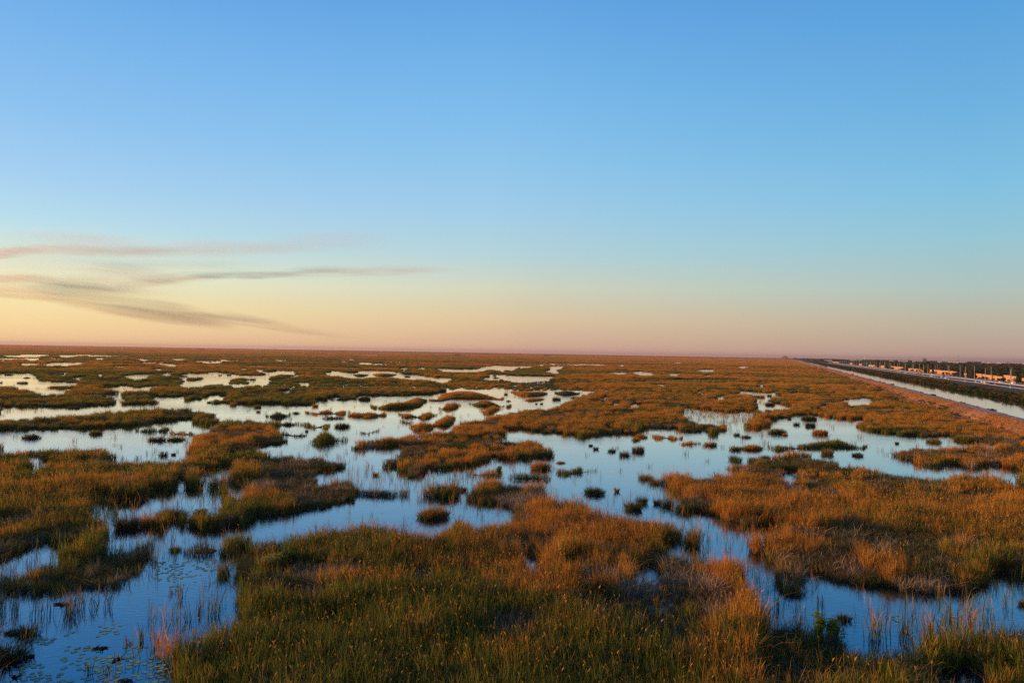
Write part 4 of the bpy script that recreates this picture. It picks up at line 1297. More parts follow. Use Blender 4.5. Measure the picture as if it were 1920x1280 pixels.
# land to the right of the canal
pts = [lv(118, -150), lv(118, 13000), np.array([FAR_D, 13000.0]), np.array([FAR_D, -150.0])]
me = fast_mesh('land', [(p[0], p[1], 1.0) for p in pts], [(0, 3, 2, 1)])
ld = link('land', me, mat=MAT_LAND)
ld['kind'] = 'structure'
HZ = 1.25
strip('highway', [(147.0, 1.0), (148.5, HZ), (166.5, HZ + 0.10), (169.5, HZ + 0.10), (187.5, HZ), (189, 1.0)], -100, 9000, MAT_ASPH)
strip('road_shoulder', [(148.6, HZ + .006), (150.8, HZ + .018)], -100, 6000, MAT_SHLD)
strip('road_shoulder', [(164.4, HZ + .100), (166.6, HZ + .112)], -100, 6000, MAT_SHLD)
strip('road_shoulder', [(169.4, HZ + .112), (171.6, HZ + .100)], -100, 6000, MAT_SHLD)
strip('road_shoulder', [(185.2, HZ + .018), (187.4, HZ + .006)], -100, 6000, MAT_SHLD)
mb = MB()
for s0 in (154.2, 157.6, 161.0, 174.8, 178.2, 181.6):
    zz = HZ + 0.10 * (1 - abs(168 - s0) / 19.5 * 0.999) + 0.02
    for k in range(220):
        t = 250 + k * 12.2
        a, b2, c2_, d2_ = lv(s0, t), lv(s0 + 0.16, t), lv(s0 + 0.16, t + 3.2), lv(s0, t + 3.2)
        mb.add([(a[0], a[1], zz), (b2[0], b2[1], zz), (c2_[0], c2_[1], zz), (d2_[0], d2_[1], zz)], [(0, 1, 2, 3)])
lm = mb.build('lane_markings', MAT_PAINT)
lm['kind'] = 'structure'


def long_bar(name, s, w, z0, z1, t0, t1, mat, taper=0.5):
    prof = [(s - w / 2, z0), (s - w / 2 * taper, z1), (s + w / 2 * taper, z1), (s + w / 2, z0)]
    return strip(name, prof, t0, t1, mat, kind=None)


o = long_bar('median_barrier', 168, 0.8, HZ + 0.1, HZ + 1.05, -80, 6000, MAT_BARR)
tag(o, 'long pale concrete barrier dividing the highway lanes', 'barrier')


# guard rail beside the near lanes: one thing with rail and posts
gr = empty('guard_rail', (*lv(148.2, 300), 0))
gr.rotation_euler = (0, 0, LROT)
mb = MB()
mb.box(-0.04, 0.04, -400, 3500, 1.55, 1.9)
mb.build('rail', MAT_STEEL, gr)
mb = MB()
for k in range(160):
    mb.box(0.05, 0.15, -400 + k * 6, -399.85 + k * 6, 0.95, 1.85)
mb.build('posts', MAT_STEEL, gr)
tag(gr, 'thin grey steel guard rail along the near edge of the highway', 'guard rail')

# levee grass and the short grass of the far verge
bank_protos = bpy.data.collections.new("bank grass meshes")
bp_ = []
for i in range(3):
    o = bpy.data.objects.new("grass_tuft.%03d" % i, tuft_mesh("grass_tuft", 46, 0.9, 0.25, 0.7, 0.07, 0.3, 0.3, 2, 140 + i, MAT_BANK))
    bank_protos.objects.link(o)
n = 5200
tt = 120 + 1500 * rng.random(n) ** 1.7
ss = rng.uniform(57.8, 62.3, n)
zz = np.interp(ss, [57.6, 59.4, 61.6, 62.4], [0, 1.5, 3.0, 3.12])
n2 = 1500
t2 = 120 + 1500 * rng.random(n2) ** 1.7
s2 = rng.uniform(66.1, 71.4, n2)
z2 = np.interp(s2, [65.9, 66.9, 69.5, 72.0], [3.12, 2.7, 1.2, -0.1])
n3 = 5000
t3 = 230 + 1300 * rng.random(n3) ** 1.7
s3 = rng.uniform(112.5, 146.5, n3)
tt, ss, zz = np.concatenate([tt, t2, t3]), np.concatenate([ss, s2, s3]), np.concatenate([zz, z2, np.full(n3, 1.0)])
toe_shade_ = np.where((ss[:n] < 59.7) & (vnoise(ss[:n], tt[:n] * 0.6, 9.0) > 0.36), -1.5, 0.0)  # shadow of reed clumps painted into the toe grass as irregular dark patches
tone_ = np.concatenate([toe_shade_, np.zeros(n2), np.full(n3, -1.3)])
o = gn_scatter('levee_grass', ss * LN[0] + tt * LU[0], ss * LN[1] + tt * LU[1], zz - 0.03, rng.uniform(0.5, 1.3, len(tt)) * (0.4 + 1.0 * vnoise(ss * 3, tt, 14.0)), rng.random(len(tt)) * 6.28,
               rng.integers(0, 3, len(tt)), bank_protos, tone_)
tag(o, 'dry grass growing on the levee slopes and the highway verge', 'grass', kind='stuff')


# ------------------------------------------------------------------ trees and shrubs
def crown_mesh(name, lobes, n, leaf, seed, mat):
    """leaf clumps spread through several lobes; lobes = [(x,y,z,rx,ry,rz)]"""
    rg = np.random.default_rng(seed)
    w = np.array([l[3] * l[4] * l[5] for l in lobes]) ** 0.67
    pick = rg.choice(len(lobes), n, p=w / w.sum())
    lb = np.array(lobes)[pick]
    d = rg.normal(0, 1, (n, 3))
    d /= np.linalg.norm(d, axis=1)[:, None]
    q = rg.random(n) ** 0.38
    c = lb[:, :3] + d * lb[:, 3:] * q[:, None] * rg.uniform(0.75, 1.12, n)[:, None]
    nn = d + rg.normal(0, 0.6, (n, 3))
    nn /= np.linalg.norm(nn, axis=1)[:, None]
    a = np.cross(nn, rg.normal(0, 1, (n, 3)))
    a /= np.linalg.norm(a, axis=1)[:, None] + 1e-9
    b = np.cross(nn, a)
    s = leaf * rg.uniform(0.5, 1.3, n)[:, None]
    k = rg.uniform(0.45, 0.9, n)[:, None]
    v = np.stack([c - a * s, c - b * s * k, c + a * s, c + b * s * k], 1)
    v[:, 2] += nn * s * 0.25
    zmin, zmax = c[:, 2].min(), c[:, 2].max()
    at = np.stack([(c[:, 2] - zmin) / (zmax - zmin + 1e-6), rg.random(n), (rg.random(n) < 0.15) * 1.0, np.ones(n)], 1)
    me = fast_mesh(name, v.reshape(-1, 3), (np.arange(n) * 4)[:, None] + np.arange(4)[None], None, np.repeat(at, 4, 0))
    me.materials.append(mat)
    return me


def lobes_for(rx, h, base, k, rg):
    res = []
    for i in range(k):
        a = rg.random() * 6.283
        q = rg.random() ** 0.6 * rx * 0.6
        r = rx * rg.uniform(0.42, 0.7)
        rz = (h - base) * rg.uniform(0.22, 0.38)
        z = base + rz + (h - base - 2 * rz) * rg.random()
        res.append((q * math.cos(a), q * math.sin(a), z, r, r, rz))
    return res


def trunk_mesh(h, r, seed, spread):
    rg = np.random.default_rng(seed)
    mb = MB()
    top = h * 0.55
    mb.tube([(0, 0, -0.2), (0.05 * h * rg.normal(0, .3), 0, top * 0.5), (0, 0.05 * h * rg.normal(0, .3), top)], [r, r * 0.75, r * 0.5], 7)
    for k in range(5):
        a = k * 1.256 + rg.random()
        z0 = top * rg.uniform(0.55, 0.95)
        q = spread * rg.uniform(0.4, 0.7)
        mb.tube([(0, 0, z0), (q * 0.5 * math.cos(a), q * 0.5 * math.sin(a), z0 + h * 0.14), (q * math.cos(a), q * math.sin(a), z0 + h * 0.3)], [r * 0.45, r * 0.3, r * 0.12], 5)
    return mb.mesh('trunk', MAT_TRUNK)


def make_plant(name, rx, h, base, k, n, leaf, seed, mat, trunk=True):
    rg = np.random.default_rng(seed)
    root = empty(name, (0, 0, 0))
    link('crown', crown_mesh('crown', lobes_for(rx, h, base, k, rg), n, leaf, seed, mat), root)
    if trunk:
        link('trunk', trunk_mesh(h, max(0.05, h * 0.022), seed, rx), root)
    return root


def dark_green(b=0.0):
    return None


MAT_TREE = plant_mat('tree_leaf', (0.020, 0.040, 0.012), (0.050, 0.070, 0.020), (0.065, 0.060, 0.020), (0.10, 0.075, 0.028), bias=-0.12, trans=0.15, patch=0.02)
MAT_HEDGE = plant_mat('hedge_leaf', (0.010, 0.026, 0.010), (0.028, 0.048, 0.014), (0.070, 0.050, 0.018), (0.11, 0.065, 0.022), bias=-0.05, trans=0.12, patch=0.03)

used = {}


def place_plant(proto, x, y, z, s, rz, label, cat, group, sx=1.0):
    o = proto if proto.name not in used else copy_tree(proto)
    used[proto.name] = 1
    used[o.name] = 1
    o.location = (x, y, z)
    o.rotation_euler = (0, 0, rz)
    o.scale = (s * sx, s * sx, s)
    tag(o, label, cat, group)
    return o


# shrubs of the far canal bank
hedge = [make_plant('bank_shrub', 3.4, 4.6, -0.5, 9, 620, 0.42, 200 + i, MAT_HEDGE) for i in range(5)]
hp = bpy.data.collections.new("hedge meshes")
hlist = []
t = 225.0
i = 0
while i < 96:
    s = 111.0 + random.uniform(-0.4, 1.6)
    p = lv(s, t)
    k = random.uniform(0.55, 0.85) if random.random() < .75 else random.uniform(.85, 1.15)
    place_plant(hedge[i % 5] if i < 5 else hedge[random.randrange(5)], p[0], p[1], 0.0, k, random.random() * 6.28, 'dark green shrub in the dense row along the far canal bank', 'shrub', 'shrubs along the far canal bank', 1.15)
    t += random.uniform(4.2, 6.6)
    i += 1
T_HEDGE = t
for i, h in enumerate(hedge):
    o = bpy.data.objects.new("shrub_shape.%03d" % i, h.children[0].data)
    hp.objects.link(o)
n = 1400
tt = T_HEDGE + 5200 * rng.random(n) ** 1.8
ss = 110.4 + rng.uniform(-0.8, 5.5, n)
n2 = 420
t2 = rng.uniform(190, T_HEDGE, n2)
s2 = np.where(rng.random(n2) < .55, rng.uniform(110.0, 111.2, n2), rng.uniform(111.5, 119, n2))
tt, ss = np.concatenate([tt, t2]), np.concatenate([ss, s2])
o = gn_scatter('bank_thicket', ss * LN[0] + tt * LU[0], ss * LN[1] + tt * LU[1], np.full(len(tt), 0.0), np.concatenate([rng.uniform(0.5, 0.95, n), rng.uniform(0.35, 0.7, n2)]), rng.random(len(tt)) * 6.28,
               rng.integers(0, 5, len(tt)), hp)
tag(o, 'distant and inner thicket of dark shrubs continuing along the far canal bank', 'thicket', kind='stuff')

# small shrubs at the near canal edge
edge = [make_plant('canal_edge_bush', 1.3, 1.9, 0.0, 5, 300, 0.2, 230 + i, MAT_HEDGE, trunk=False) for i in range(3)]
ti = 190.0
i = 0
while ti < 1250 and i < 120:
    big = random.random() < 0.25
    p = lv(72.2 + random.uniform(-0.5, 0.5), ti)
    k = random.uniform(0.9, 1.35) if big else random.uniform(0.4, 0.85)
    place_plant(edge[i % 3], p[0], p[1], 0.0, k, random.random() * 6.28, 'small dark green bush at the near water edge of the canal', 'bush', 'bushes along the near canal edge', 1.3)
    ti += random.uniform(3, 14)
    i += 1

# ------------------------------------------------------------------ lamp poles
def make_pole():
    root = empty('lamp_pole', (0, 0, 0))
    mb = MB()
    mb.tube([(0, 0, 0), (0, 0, 0.5)], [0.42, 0.38], 10)
    mb.build('base', MAT_CONC, root)
    mb = MB()
    mb.tube([(0, 0, 0.5), (0, 0, 7), (0, 0, 13.2)], [0.23, 0.19, 0.15], 10)
    mb.build('pole', MAT_POLE, root)
    mb = MB()
    mb.tube([(0, 0, 12.9), (0.3, 0, 13.25), (0.7, 0, 13.3)], [0.08, 0.07, 0.06], 6)
    mb.build('arm', MAT_STEEL, root)
    mb = MB()
    mb.box(0.6, 1.3, -0.16, 0.16, 13.22, 13.40)
    mb.box(0.7, 1.2, -0.12, 0.12, 13.14, 13.22)
    mb.build('lamp_head', MAT_STEEL, root)
    return root


pole0 = make_pole()
first = True
for row, s, t0, step, rz in (('near', 146.6, t_on(1895, 146.6), 63.5, LROT), ('far', 189.6, t_on(1896.5, 189.6), 63.5, LROT + math.pi)):
    for k in range(26):
        o = pole0 if first else copy_tree(pole0)
        first = False
        p = lv(s, t0 + k * step)
        o.location = (p[0], p[1], 0.98)
        o.rotation_euler = (0, 0, rz)
        side = 'along the near edge of the highway' if row == 'near' else 'beyond the far highway lanes'
        lab = '%s tall pale lamp pole from the right %s' % (ORD[k], side) if k < 14 else 'distant slim lamp pole %s' % side
        tag(o, lab, 'lamp pole', 'lamp poles in the %s highway row' % row)

# ------------------------------------------------------------------ sound walls
WALLS = [(1921, 1909), (1906, 1883), (1880, 1863), (1861, 1843), (1841.5, 1831), (1813, 1809), (1795, 1752), (1748, 1739), (1733, 1704), (1695, 1671), (1659, 1649), (1645, 1629), (1617, 1611), (1599, 1594), (1574, 1560)]
for k, (xa, xb) in enumerate(WALLS):
    ta, tb = t_on(xa, 192.5), t_on(xb, 192.5)
    ln = tb - ta
    hgt = 4.6 + 0.5 * math.sin(k * 2.1) + (0.5 if k in (1, 6, 9) else 0)
    p = lv(192.5, ta)
    root = empty('sound_wall', (p[0], p[1], 0.95), LROT)
    npan = max(2, int(ln / 6))
    mb = MB()
    for j in range(npan):
        mb.box(-0.12, 0.12, j * ln / npan + 0.2, (j + 1) * ln / npan - 0.2, 0, hgt + (0.35 if (j // 3) % 2 else 0))
    mb.build('panel', MAT_WALL, root)
    mb = MB()
    for j in range(npan + 1):
        mb.box(-0.22, 0.22, j * ln / npan - 0.2, j * ln / npan + 0.2, 0, hgt + 0.5)
    mb.build('pilasters', MAT_WALLCAP, root)
    tag(root, '%s sunlit tan sound wall section from the right behind the highway' % ORD[k], 'sound wall', 'sound wall sections behind the highway')

# shrubs before the walls
shr = [make_plant('roadside_shrub', 2.6, 3.4, 0.0, 6, 420, 0.34, 250 + i, MAT_HEDGE) for i in range(3)]
i = 0
for px, sc__ in [(1918, .9), (1911, 1.3), (1907.5, 1.6), (1882, 1.2), (1877, 1.0), (1862, .8), (1842.5, 1.1), (1836, 0.7), (1829, 1.5), (1825, 1.4), (1820, 1.5), (1816, 1.3), (1808, .7), (1803, .9), (1797, 1.3), (1790, .8), (1784, .8), (1751, 1.5), (1746, .8),
                 (1736, 1.6), (1729, .8), (1701, 1.5), (1698, 1.8), (1668, 1.5), (1662, 1.7), (1647, 1.2), (1626, 1.4), (1621, 1.4), (1607, 1.5), (1602, 1.3), (1590, 1.4), (1581, 1.4)]:
    s = 190.9
    p = lv(s, t_on(px, s))
    place_plant(shr[i % 3], p[0], p[1], 0.95, sc__ * 0.8, random.random() * 6.28, 'dark roadside shrub growing against the tan sound walls', 'shrub', 'shrubs in front of the sound walls')
    i += 1
for k in range(26):
    px = random.uniform(1640, 1920)
    s = 191.2 + random.uniform(-.6, .3)
    p = lv(s, t_on(px, s))
    place_plant(shr[i % 3], p[0], p[1], 0.95, random.uniform(.5, 1.35), random.random() * 6.28, 'dark roadside shrub growing against the tan sound walls', 'shrub', 'shrubs in front of the sound walls', random.uniform(.7, 1.2))
    i += 1

# trees of the suburb behind the walls
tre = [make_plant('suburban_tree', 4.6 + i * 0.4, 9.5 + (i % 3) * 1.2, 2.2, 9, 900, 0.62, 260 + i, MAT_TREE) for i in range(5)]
tp = bpy.data.collections.new("suburb tree meshes")
for i, h in enumerate(tre):
    o = bpy.data.objects.new("tree_shape.%03d" % i, h.children[0].data)
    tp.objects.link(o)
cnt = 0
while cnt < 110:
    px = random.uniform(1600, 1935)
    s = 197 + 75 * random.random() ** 1.4
    t = t_on(px, s)
    p = lv(s, t)
    if t > 1500 or t < 300:
        continue
    k = random.uniform(0.55, 1.1)
    place_plant(tre[cnt % 5], p[0], p[1], 0.9, k, random.random() * 6.28, 'rounded dark green tree in the belt behind the tan sound walls', 'tree', 'trees behind the sound walls')
    cnt += 1
for k in range(20):
    px = random.choice((1737, 1744, 1700, 1665, 1648, 1622, 1604, 1585, 1752, 1798, 1822, 1908)) + random.uniform(-4, 4)
    s = 191.0
    p = lv(s, t_on(px, s))
    place_plant(tre[k % 5], p[0], p[1], 0.9, random.uniform(.42, .75), random.random() * 6.28, 'rounded dark green tree in the belt behind the tan sound walls'.replace('in the belt behind', 'standing before'), 'tree', 'trees in front of the sound walls')
n = 9000
u = rng.random(n)
ss = 200 + 2600 * u ** 1.9
tt = rng.uniform(100, 5200, n)
hs = rng.uniform(0.6, 1.25, n) * (0.75 + 0.4 * vnoise(ss, tt, 120.0))
k = (ss > 275) | (tt > 1500) | (rng.random(n) < 0.25)
# clearings where streets and roofs stand
k &= vnoise(ss + 900, tt, 90.0) > 0.22
ss, tt, hs = ss[k], tt[k], hs[k]
# trees beside the highway far away
n2 = 900
s2 = rng.uniform(122, 240, n2)
t2 = rng.uniform(2300, 9000, n2)
s2 = np.where((s2 > 140) & (s2 < 195), s2 + 70, s2)
ss, tt, hs = np.concatenate([ss, s2]), np.concatenate([tt, t2]), np.concatenate([hs, rng.uniform(0.6, 1.2, n2)])
o = gn_scatter('suburban_woodland', ss * LN[0] + tt * LU[0], ss * LN[1] + tt * LU[1], np.full(len(ss), 0.9), hs, rng.random(len(ss)) * 6.28, rng.integers(0, 5, len(ss)), tp)
tag(o, 'broad belt of dark treetops stretching to the horizon at right', 'woodland', kind='stuff')

# a few taller trees that break the skyline, each a thing
skt = [make_plant('skyline_tree', 6.5, 17, 4.0, 11, 900, 0.9, 280 + i, MAT_TREE) for i in range(2)]
for i, (px, py, dist, h, lab) in enumerate([(1561, 669, 2600, 17, 'tall dark tree clump rising over the far end of the highway'), (1574, 671.5, 2400, 14, 'smaller dark tree right of the tall clump over the highway end'),
                                            (1593, 671, 2200, 14, 'dark pointed tree on the skyline between two lamp rows'), (1680, 672, 1900, 16, 'dark skyline tree above the middle of the suburb belt'),
                                            (1490, 668.5, 4200, 18, 'blocky dark tree where the levee meets the horizon'), (1904, 677.5, 1500, 15, 'dark tree poking above the skyline at the right edge')]):
    q = at_dist(px, py, dist)
    place_plant(skt[i % 2], q[0], q[1], 0.9, h / 17, i * 1.1, lab, 'tree', 'skyline trees at right')
# small tree islands out in the marsh
hm = [make_plant('tree_island', 14, 7, 0.0, 9, 500, 1.3, 290 + i, MAT_HEDGE) for i in range(2)]
for i, (px, dist, sx, lab) in enumerate([(70, 5200, 2.2, 'low dark tree island on the horizon at far left'), (378, 4600, 2.0, 'low dark tree island on the horizon at left'),
                                         (640, 5600, 1.6, 'faint tree island on the horizon left of centre'), (857, 3600, 1.5, 'flat dark tree island just below the horizon near centre'),
                                         (1024, 4300, 1.2, 'tiny dark tree island below the horizon right of centre')]):
    q = at_dist(px, horizon(px), dist)
    place_plant(hm[i % 2], q[0], q[1], 0.0, 1.0, i, lab, 'tree island', 'tree islands on the marsh horizon', sx)

# ------------------------------------------------------------------ cars
def make_car(paint, van=False):
    root = empty('parked_car' if False else ('van' if van else 'car'), (0, 0, 0))
    Lc, Wc = (5.2, 1.95) if van else (4.6, 1.82)
    if van:
        lo = [(-2.6, .35), (-2.6, 1.15), (-2.5, 2.05), (1.0, 2.1), (1.6, 1.35), (2.45, 1.1), (2.6, .7), (2.6, .35)]
    else:
        lo = [(-2.3, .35), (-2.3, .85), (-2.15, .98), (-1.5, 1.02), (-0.95, 1.45), (0.5, 1.47), (1.2, 1.0), (2.1, .86), (2.3, .65), (2.3, .35)]
    mb = MB()
    m = len(lo)
    vs = []
    for sgn in (-1, 1):
        for (yy, z) in lo:
            w = Wc / 2 * (0.84 if z > 1.3 else 1.0)
            vs.append((sgn * w, yy, z))
    fs = [tuple(range(m)), tuple(reversed(range(m, 2 * m)))]
    for j in range(m):
        k2 = (j + 1) % m
        fs.append((j, j + m, k2 + m, k2))
    mb.add(vs, fs)
    body = mb.build('body', paint, root)
    mb = MB()
    if van:
        mb.add([(-.86, 1.03, 2.0), (.86, 1.03, 2.0), (.97, 1.62, 1.40), (-.97, 1.62, 1.40)], [(0, 3, 2, 1)])
        for sgn in (-1, 1):
            x = sgn * 0.95
            mb.add([(x, -2.2, 1.35), (x, 1.2, 1.35), (x * .93, 0.8, 1.95), (x * .93, -2.2, 1.95)], [(0, 1, 2, 3)])
    else:
        mb.add([(-.74, .54, 1.46), (.74, .54, 1.46), (.88, 1.17, 1.05), (-.88, 1.17, 1.05)], [(0, 3, 2, 1)])
        mb.add([(-.74, -.98, 1.45), (.74, -.98, 1.45), (.88, -1.47, 1.06), (-.88, -1.47, 1.06)], [(0, 1, 2, 3)])
        for sgn in (-1, 1):
            x = sgn * 0.925
            mb.add([(x, -1.4, 1.05), (x, 1.05, 1.05), (x * .86, .42, 1.42), (x * .86, -.9, 1.42)], [(0, 1, 2, 3)])
    for v in range(len(mb.v)):
        x, y, z = mb.v[v]
        mb.v[v] = (x * 1.01, y + (0.02 if y > 0 else -0.02), z + 0.015)
    mb.build('windows', MAT_GLASS, root)
    for sx in (-1, 1):
        for yy in (-1.4, 1.4):
            mb = MB()
            mb.tube([(sx * (Wc / 2 - .2), yy, .34), (sx * (Wc / 2 + .02), yy, .34)], [.34, .34], 14)
            w = mb.build('wheel', MAT_TYRE, root)
    return root


PAINTS = {k: simple(k + '_car_paint', c, 0.3, 0.04, 1.0) for k, c in dict(white=(.75, .75, .74), silver=(.45, .46, .48), black=(.02, .02, .025), red=(.35, .03, .03), blue=(.04, .08, .2), grey=(.16, .17, .18)).items()}
protos = {}
CARS = [(1900.5, 719.0, 'white', 1, 'white van on the far lanes near the right edge of the highway'), (1877, 716.2, 'white', 0, 'white car left of the white van on the far lanes'),
        (1869, 721.0, 'red', 0, 'red car following the dark car on the near lanes at right'), (1858, 719.8, 'black', 0, 'black car between the red car and the pale van'), (1849, 719.0, 'silver', 1, 'silver van on the near lanes behind a bank shrub'),
        (1843, 716.5, 'white', 0, 'white car beside the median left of the silver van'), (1832, 715.8, 'silver', 0, 'silver car half hidden behind a tall bank shrub'), (1806, 713.6, 'black', 0, 'black car alone on the near lanes'),
        (1810, 714.4, 'blue', 0, 'blue car just behind the lone black car'), (1774.5, 709.3, 'white', 0, 'white car third of a group of four mid highway'), (1766.5, 708.6, 'silver', 0, 'silver car second of a group of four mid highway'),
        (1761, 708.8, 'black', 0, 'black car leading a group of four mid highway'), (1748, 707.2, 'white', 0, 'small white car by the thicket left of the group of four'), (1726, 701.8, 'red', 0, 'red car by the median far up the highway'),
        (1749, 702.0, 'white', 0, 'white car on the far lanes far up the highway'), (1699.5, 701.4, 'white', 0, 'white car at the point where the thicket hides the road'), (1722, 700.6, 'grey', 0, 'grey car beside the far red car'),
        (1770, 705.2, 'grey', 0, 'grey car on the far lanes above the group of four'), (1688, 697.0, 'silver', 0, 'silver car distant on the highway'), (1662, 690.5, 'white', 0, 'white distant car left of the distant silver car')]
for px, py, colr, van, lab in CARS:
    key = (colr, van)
    if key not in protos:
        protos[key] = make_car(PAINTS[colr], bool(van))
        o = protos[key]
    else:
        o = copy_tree(protos[key])
    g = ground(px, py + 0.8, HZ + 0.1)
    s = s_of(g[0], g[1])
    t = t_on(px, s)
    lanes = [152.5, 156, 159.5, 163, 173.2, 176.6, 180, 183.4]
    s = min(lanes, key=lambda q: abs(q - s))
    t = t_on(px, s)
    p = lv(s, t)
    o.location = (p[0], p[1], HZ + 0.10 * (1 - abs(168 - s) / 19.5) + 0.012)
    o.rotation_euler = (0, 0, LROT + (math.pi if s < 168 else 0))
    tag(o, lab, 'van' if van else 'car', 'vehicles driving on the highway')

# green overhead signs far along the highway
for px, s, lab in ((1625, 178, 'green road sign on a steel gantry over the far highway lanes'), (1581, 178, 'more distant green road sign near the end of the highway')):
    p = lv(s, t_on(px, s))
    root = empty('road_sign_gantry', (p[0], p[1], HZ), LROT)
    mb = MB()
    mb.tube([(-9.5, 0, 0), (-9.5, 0, 8.2)], [.28, .24], 8)
    mb.tube([(10.6, 0, 0), (10.6, 0, 8.2)], [.28, .24], 8)
    mb.build('posts', MAT_STEEL, root)
    mb = MB()
    for z in (7.2, 8.1):
        mb.box(-9.3, 10.4, -.12, .12, z - .1, z + .1)
    mb.build('beam', MAT_STEEL, root)
    mb = MB()
    mb.box(-5.5, 4.5, -.38, -.28, 6.2, 9.6)
    mb.build('sign_panel', MAT_GREENSIGN, root)
    tag(root, lab, 'road sign')

# ------------------------------------------------------------------ far buildings, masts, hill
def building(px, dist, w, dep, h, lab, mat, roofmat, cat='warehouse', name='warehouse', tower=False):
    q = at_dist(px, horizon(px), dist)
    root = empty(name, (q[0], q[1], 0.9), -math.atan2(q[0], q[1]))
    mb = MB()
    if tower:
        mb.box(-w / 2, -w * .1, -dep / 2, dep / 2, 0, h)
        mb.box(w * .02, w / 2, -dep / 2, dep / 2, 0, h * .93)
        mb.box(-w * .1, w * .02, -dep / 3, dep / 3, 0, h * .8)
    else:
        mb.box(-w / 2, w / 2, -dep / 2, dep / 2, 0, h)
    mb.build('walls', mat, root)
    mb = MB()
    if tower:
        mb.box(-w / 2 - .2, -w * .1 + .2, -dep / 2 - .2, dep / 2 + .2, h, h + .7)
        mb.box(w * .02 - .2, w / 2 + .2, -dep / 2 - .2, dep / 2 + .2, h * .93, h * .93 + .7)
    else:
        mb.box(-w / 2 - .4, w / 2 + .4, -dep / 2 - .4, dep / 2 + .4, h, h + .9)
        for j in range(5):
            x = -w / 2 + w * (j + .5) / 5
            mb.box(x - 1.2, x + 1.2, -2, 2, h + .9, h + 2.0)
    mb.build('roof', roofmat, root)
    for j in range(6 if not tower else 4):
        mbw = MB()
        x = -w / 2 + w * (j + .5) / (6 if not tower else 4)
        if tower:
            for f in range(5):
                mbw.box(x - w * .06, x + w * .06, -dep / 2 - .06, -dep / 2 - .002, h * (.12 + .15 * f), h * (.2 + .15 * f))
        else:
            mbw.box(x - w * .045, x + w * .045, -dep / 2 - .06, -dep / 2 - .002, h * .3, h * .65)
        mbw.build('window', MAT_GLASS, root)
    tag(root, lab, cat)
    return root


BL = [(1897, 2300, 90, 40, 13, 'long pale warehouse on the skyline at the right edge'), (1862, 2500, 70, 40, 13, 'pale warehouse on the skyline left of the rightmost long one'), (1795, 2600, 60, 30, 12.5, 'white roofed warehouse below the two radio masts'),
      (1769, 2700, 40, 30, 12.5, 'small white warehouse left of the radio masts'), (1720, 2800, 36, 30, 12, 'white shed right of the skyline tree'), (1685, 2500, 60, 30, 12, 'low white warehouse under the skyline tree'), (1603, 2700, 60, 30, 13, 'white roofed hall beyond the highway bend'),
      (1553, 2300, 26, 20, 10, 'small white hall beside the far highway end')]
for b in BL:
    building(b[0], b[1], b[2], b[3], b[4], b[5], MAT_BLDG, MAT_ROOF)
building(1734, 2700, 12, 12, 25, 'dark twin towered block standing above the suburb skyline', MAT_DARKB, MAT_DARKB, 'apartment block', 'apartment_block', True)
building(1780, 3600, 60, 20, 22, 'broad pale block on the skyline just left of the radio masts', MAT_BLDG, MAT_ROOF, 'apartment block', 'apartment_block')


def mast(px, ytop, dist, w, lab, mat, gantry=False):
    top = at_dist(px, ytop, dist)
    root = empty('radio_mast', (top[0], top[1], 0.9))
    H = top[2] - 0.9
    mb = MB()
    for k in range(3):
        a = k * 2.094
        mb.tube([(w * math.cos(a), w * math.sin(a), 0), (w * .5 * math.cos(a), w * .5 * math.sin(a), H)], [w * .22, w * .16], 5)
    nb = 14
    for j in range(nb):
        z = H * j / nb
        z2 = H * (j + 1) / nb
        for k in range(3):
            a, b2 = k * 2.094, (k + 1) * 2.094
            r1 = w * (1 - .5 * j / nb)
            mb.tube([(r1 * math.cos(a), r1 * math.sin(a), z), (r1 * math.cos(b2), r1 * math.sin(b2), z2)], [w * .08, w * .08], 4, cap=False)
    mb.build('lattice', mat, root)
    mb = MB()
    mb.tube([(0, 0, H), (0, 0, H + 3)], [w * .2, w * .1], 5)
    if gantry:
        mb.box(-w * 2.4, w * 2.4, -w, w, H - 2, H)
    mb.build('antenna', mat, root)
    tag(root, lab, 'radio mast', 'radio masts on the skyline')


mast(1788.5, 663.5, 2600, 0.7, 'tallest thin lattice mast on the right skyline', MAT_STEEL)
mast(1797, 667, 2600, 0.8, 'shorter lattice mast with a headframe right of the tallest mast', MAT_STEEL, True)
mast(1621, 666, 2300, 0.8, 'white mast rising over the far highway', MAT_WHITE)
mast(1521, 661, 3600, 0.7, 'thin faint mast above the far end of the canal', MAT_STEEL)
mast(1469, 661.5, 5200, 0.7, 'left of two faint masts over the distant mound', MAT_STEEL)
mast(1474, 662, 5200, 0.7, 'right of two faint masts over the distant mound', MAT_STEEL)

# distant mound where the levee meets the horizon
q = at_dist(1472, horizon(1472), 8500)
v, f = [], []
nr, ns = 14, 40
for i in range(nr + 1):
    r = i / nr
    for j in range(ns):
        a = j * 2 * math.pi / ns
        rr = r * (1 + .12 * math.sin(3 * a) + .06 * math.sin(7 * a))
        v.append((q[0] + 42 * rr * math.cos(a), q[1] + 160 * rr * math.sin(a), -0.4 + 36 * (math.cos(min(1, r) * math.pi) + 1) / 2 * (1 + .08 * math.sin(5 * a) * r)))
for i in range(nr):
    for j in range(ns):
        f.append((i * ns + j, i * ns + (j + 1) % ns, (i + 1) * ns + (j + 1) % ns, (i + 1) * ns + j))
hl = link('hills', fast_mesh('hills', v, f, smooth=True), mat=MAT_LAND)
hl['kind'] = 'structure'

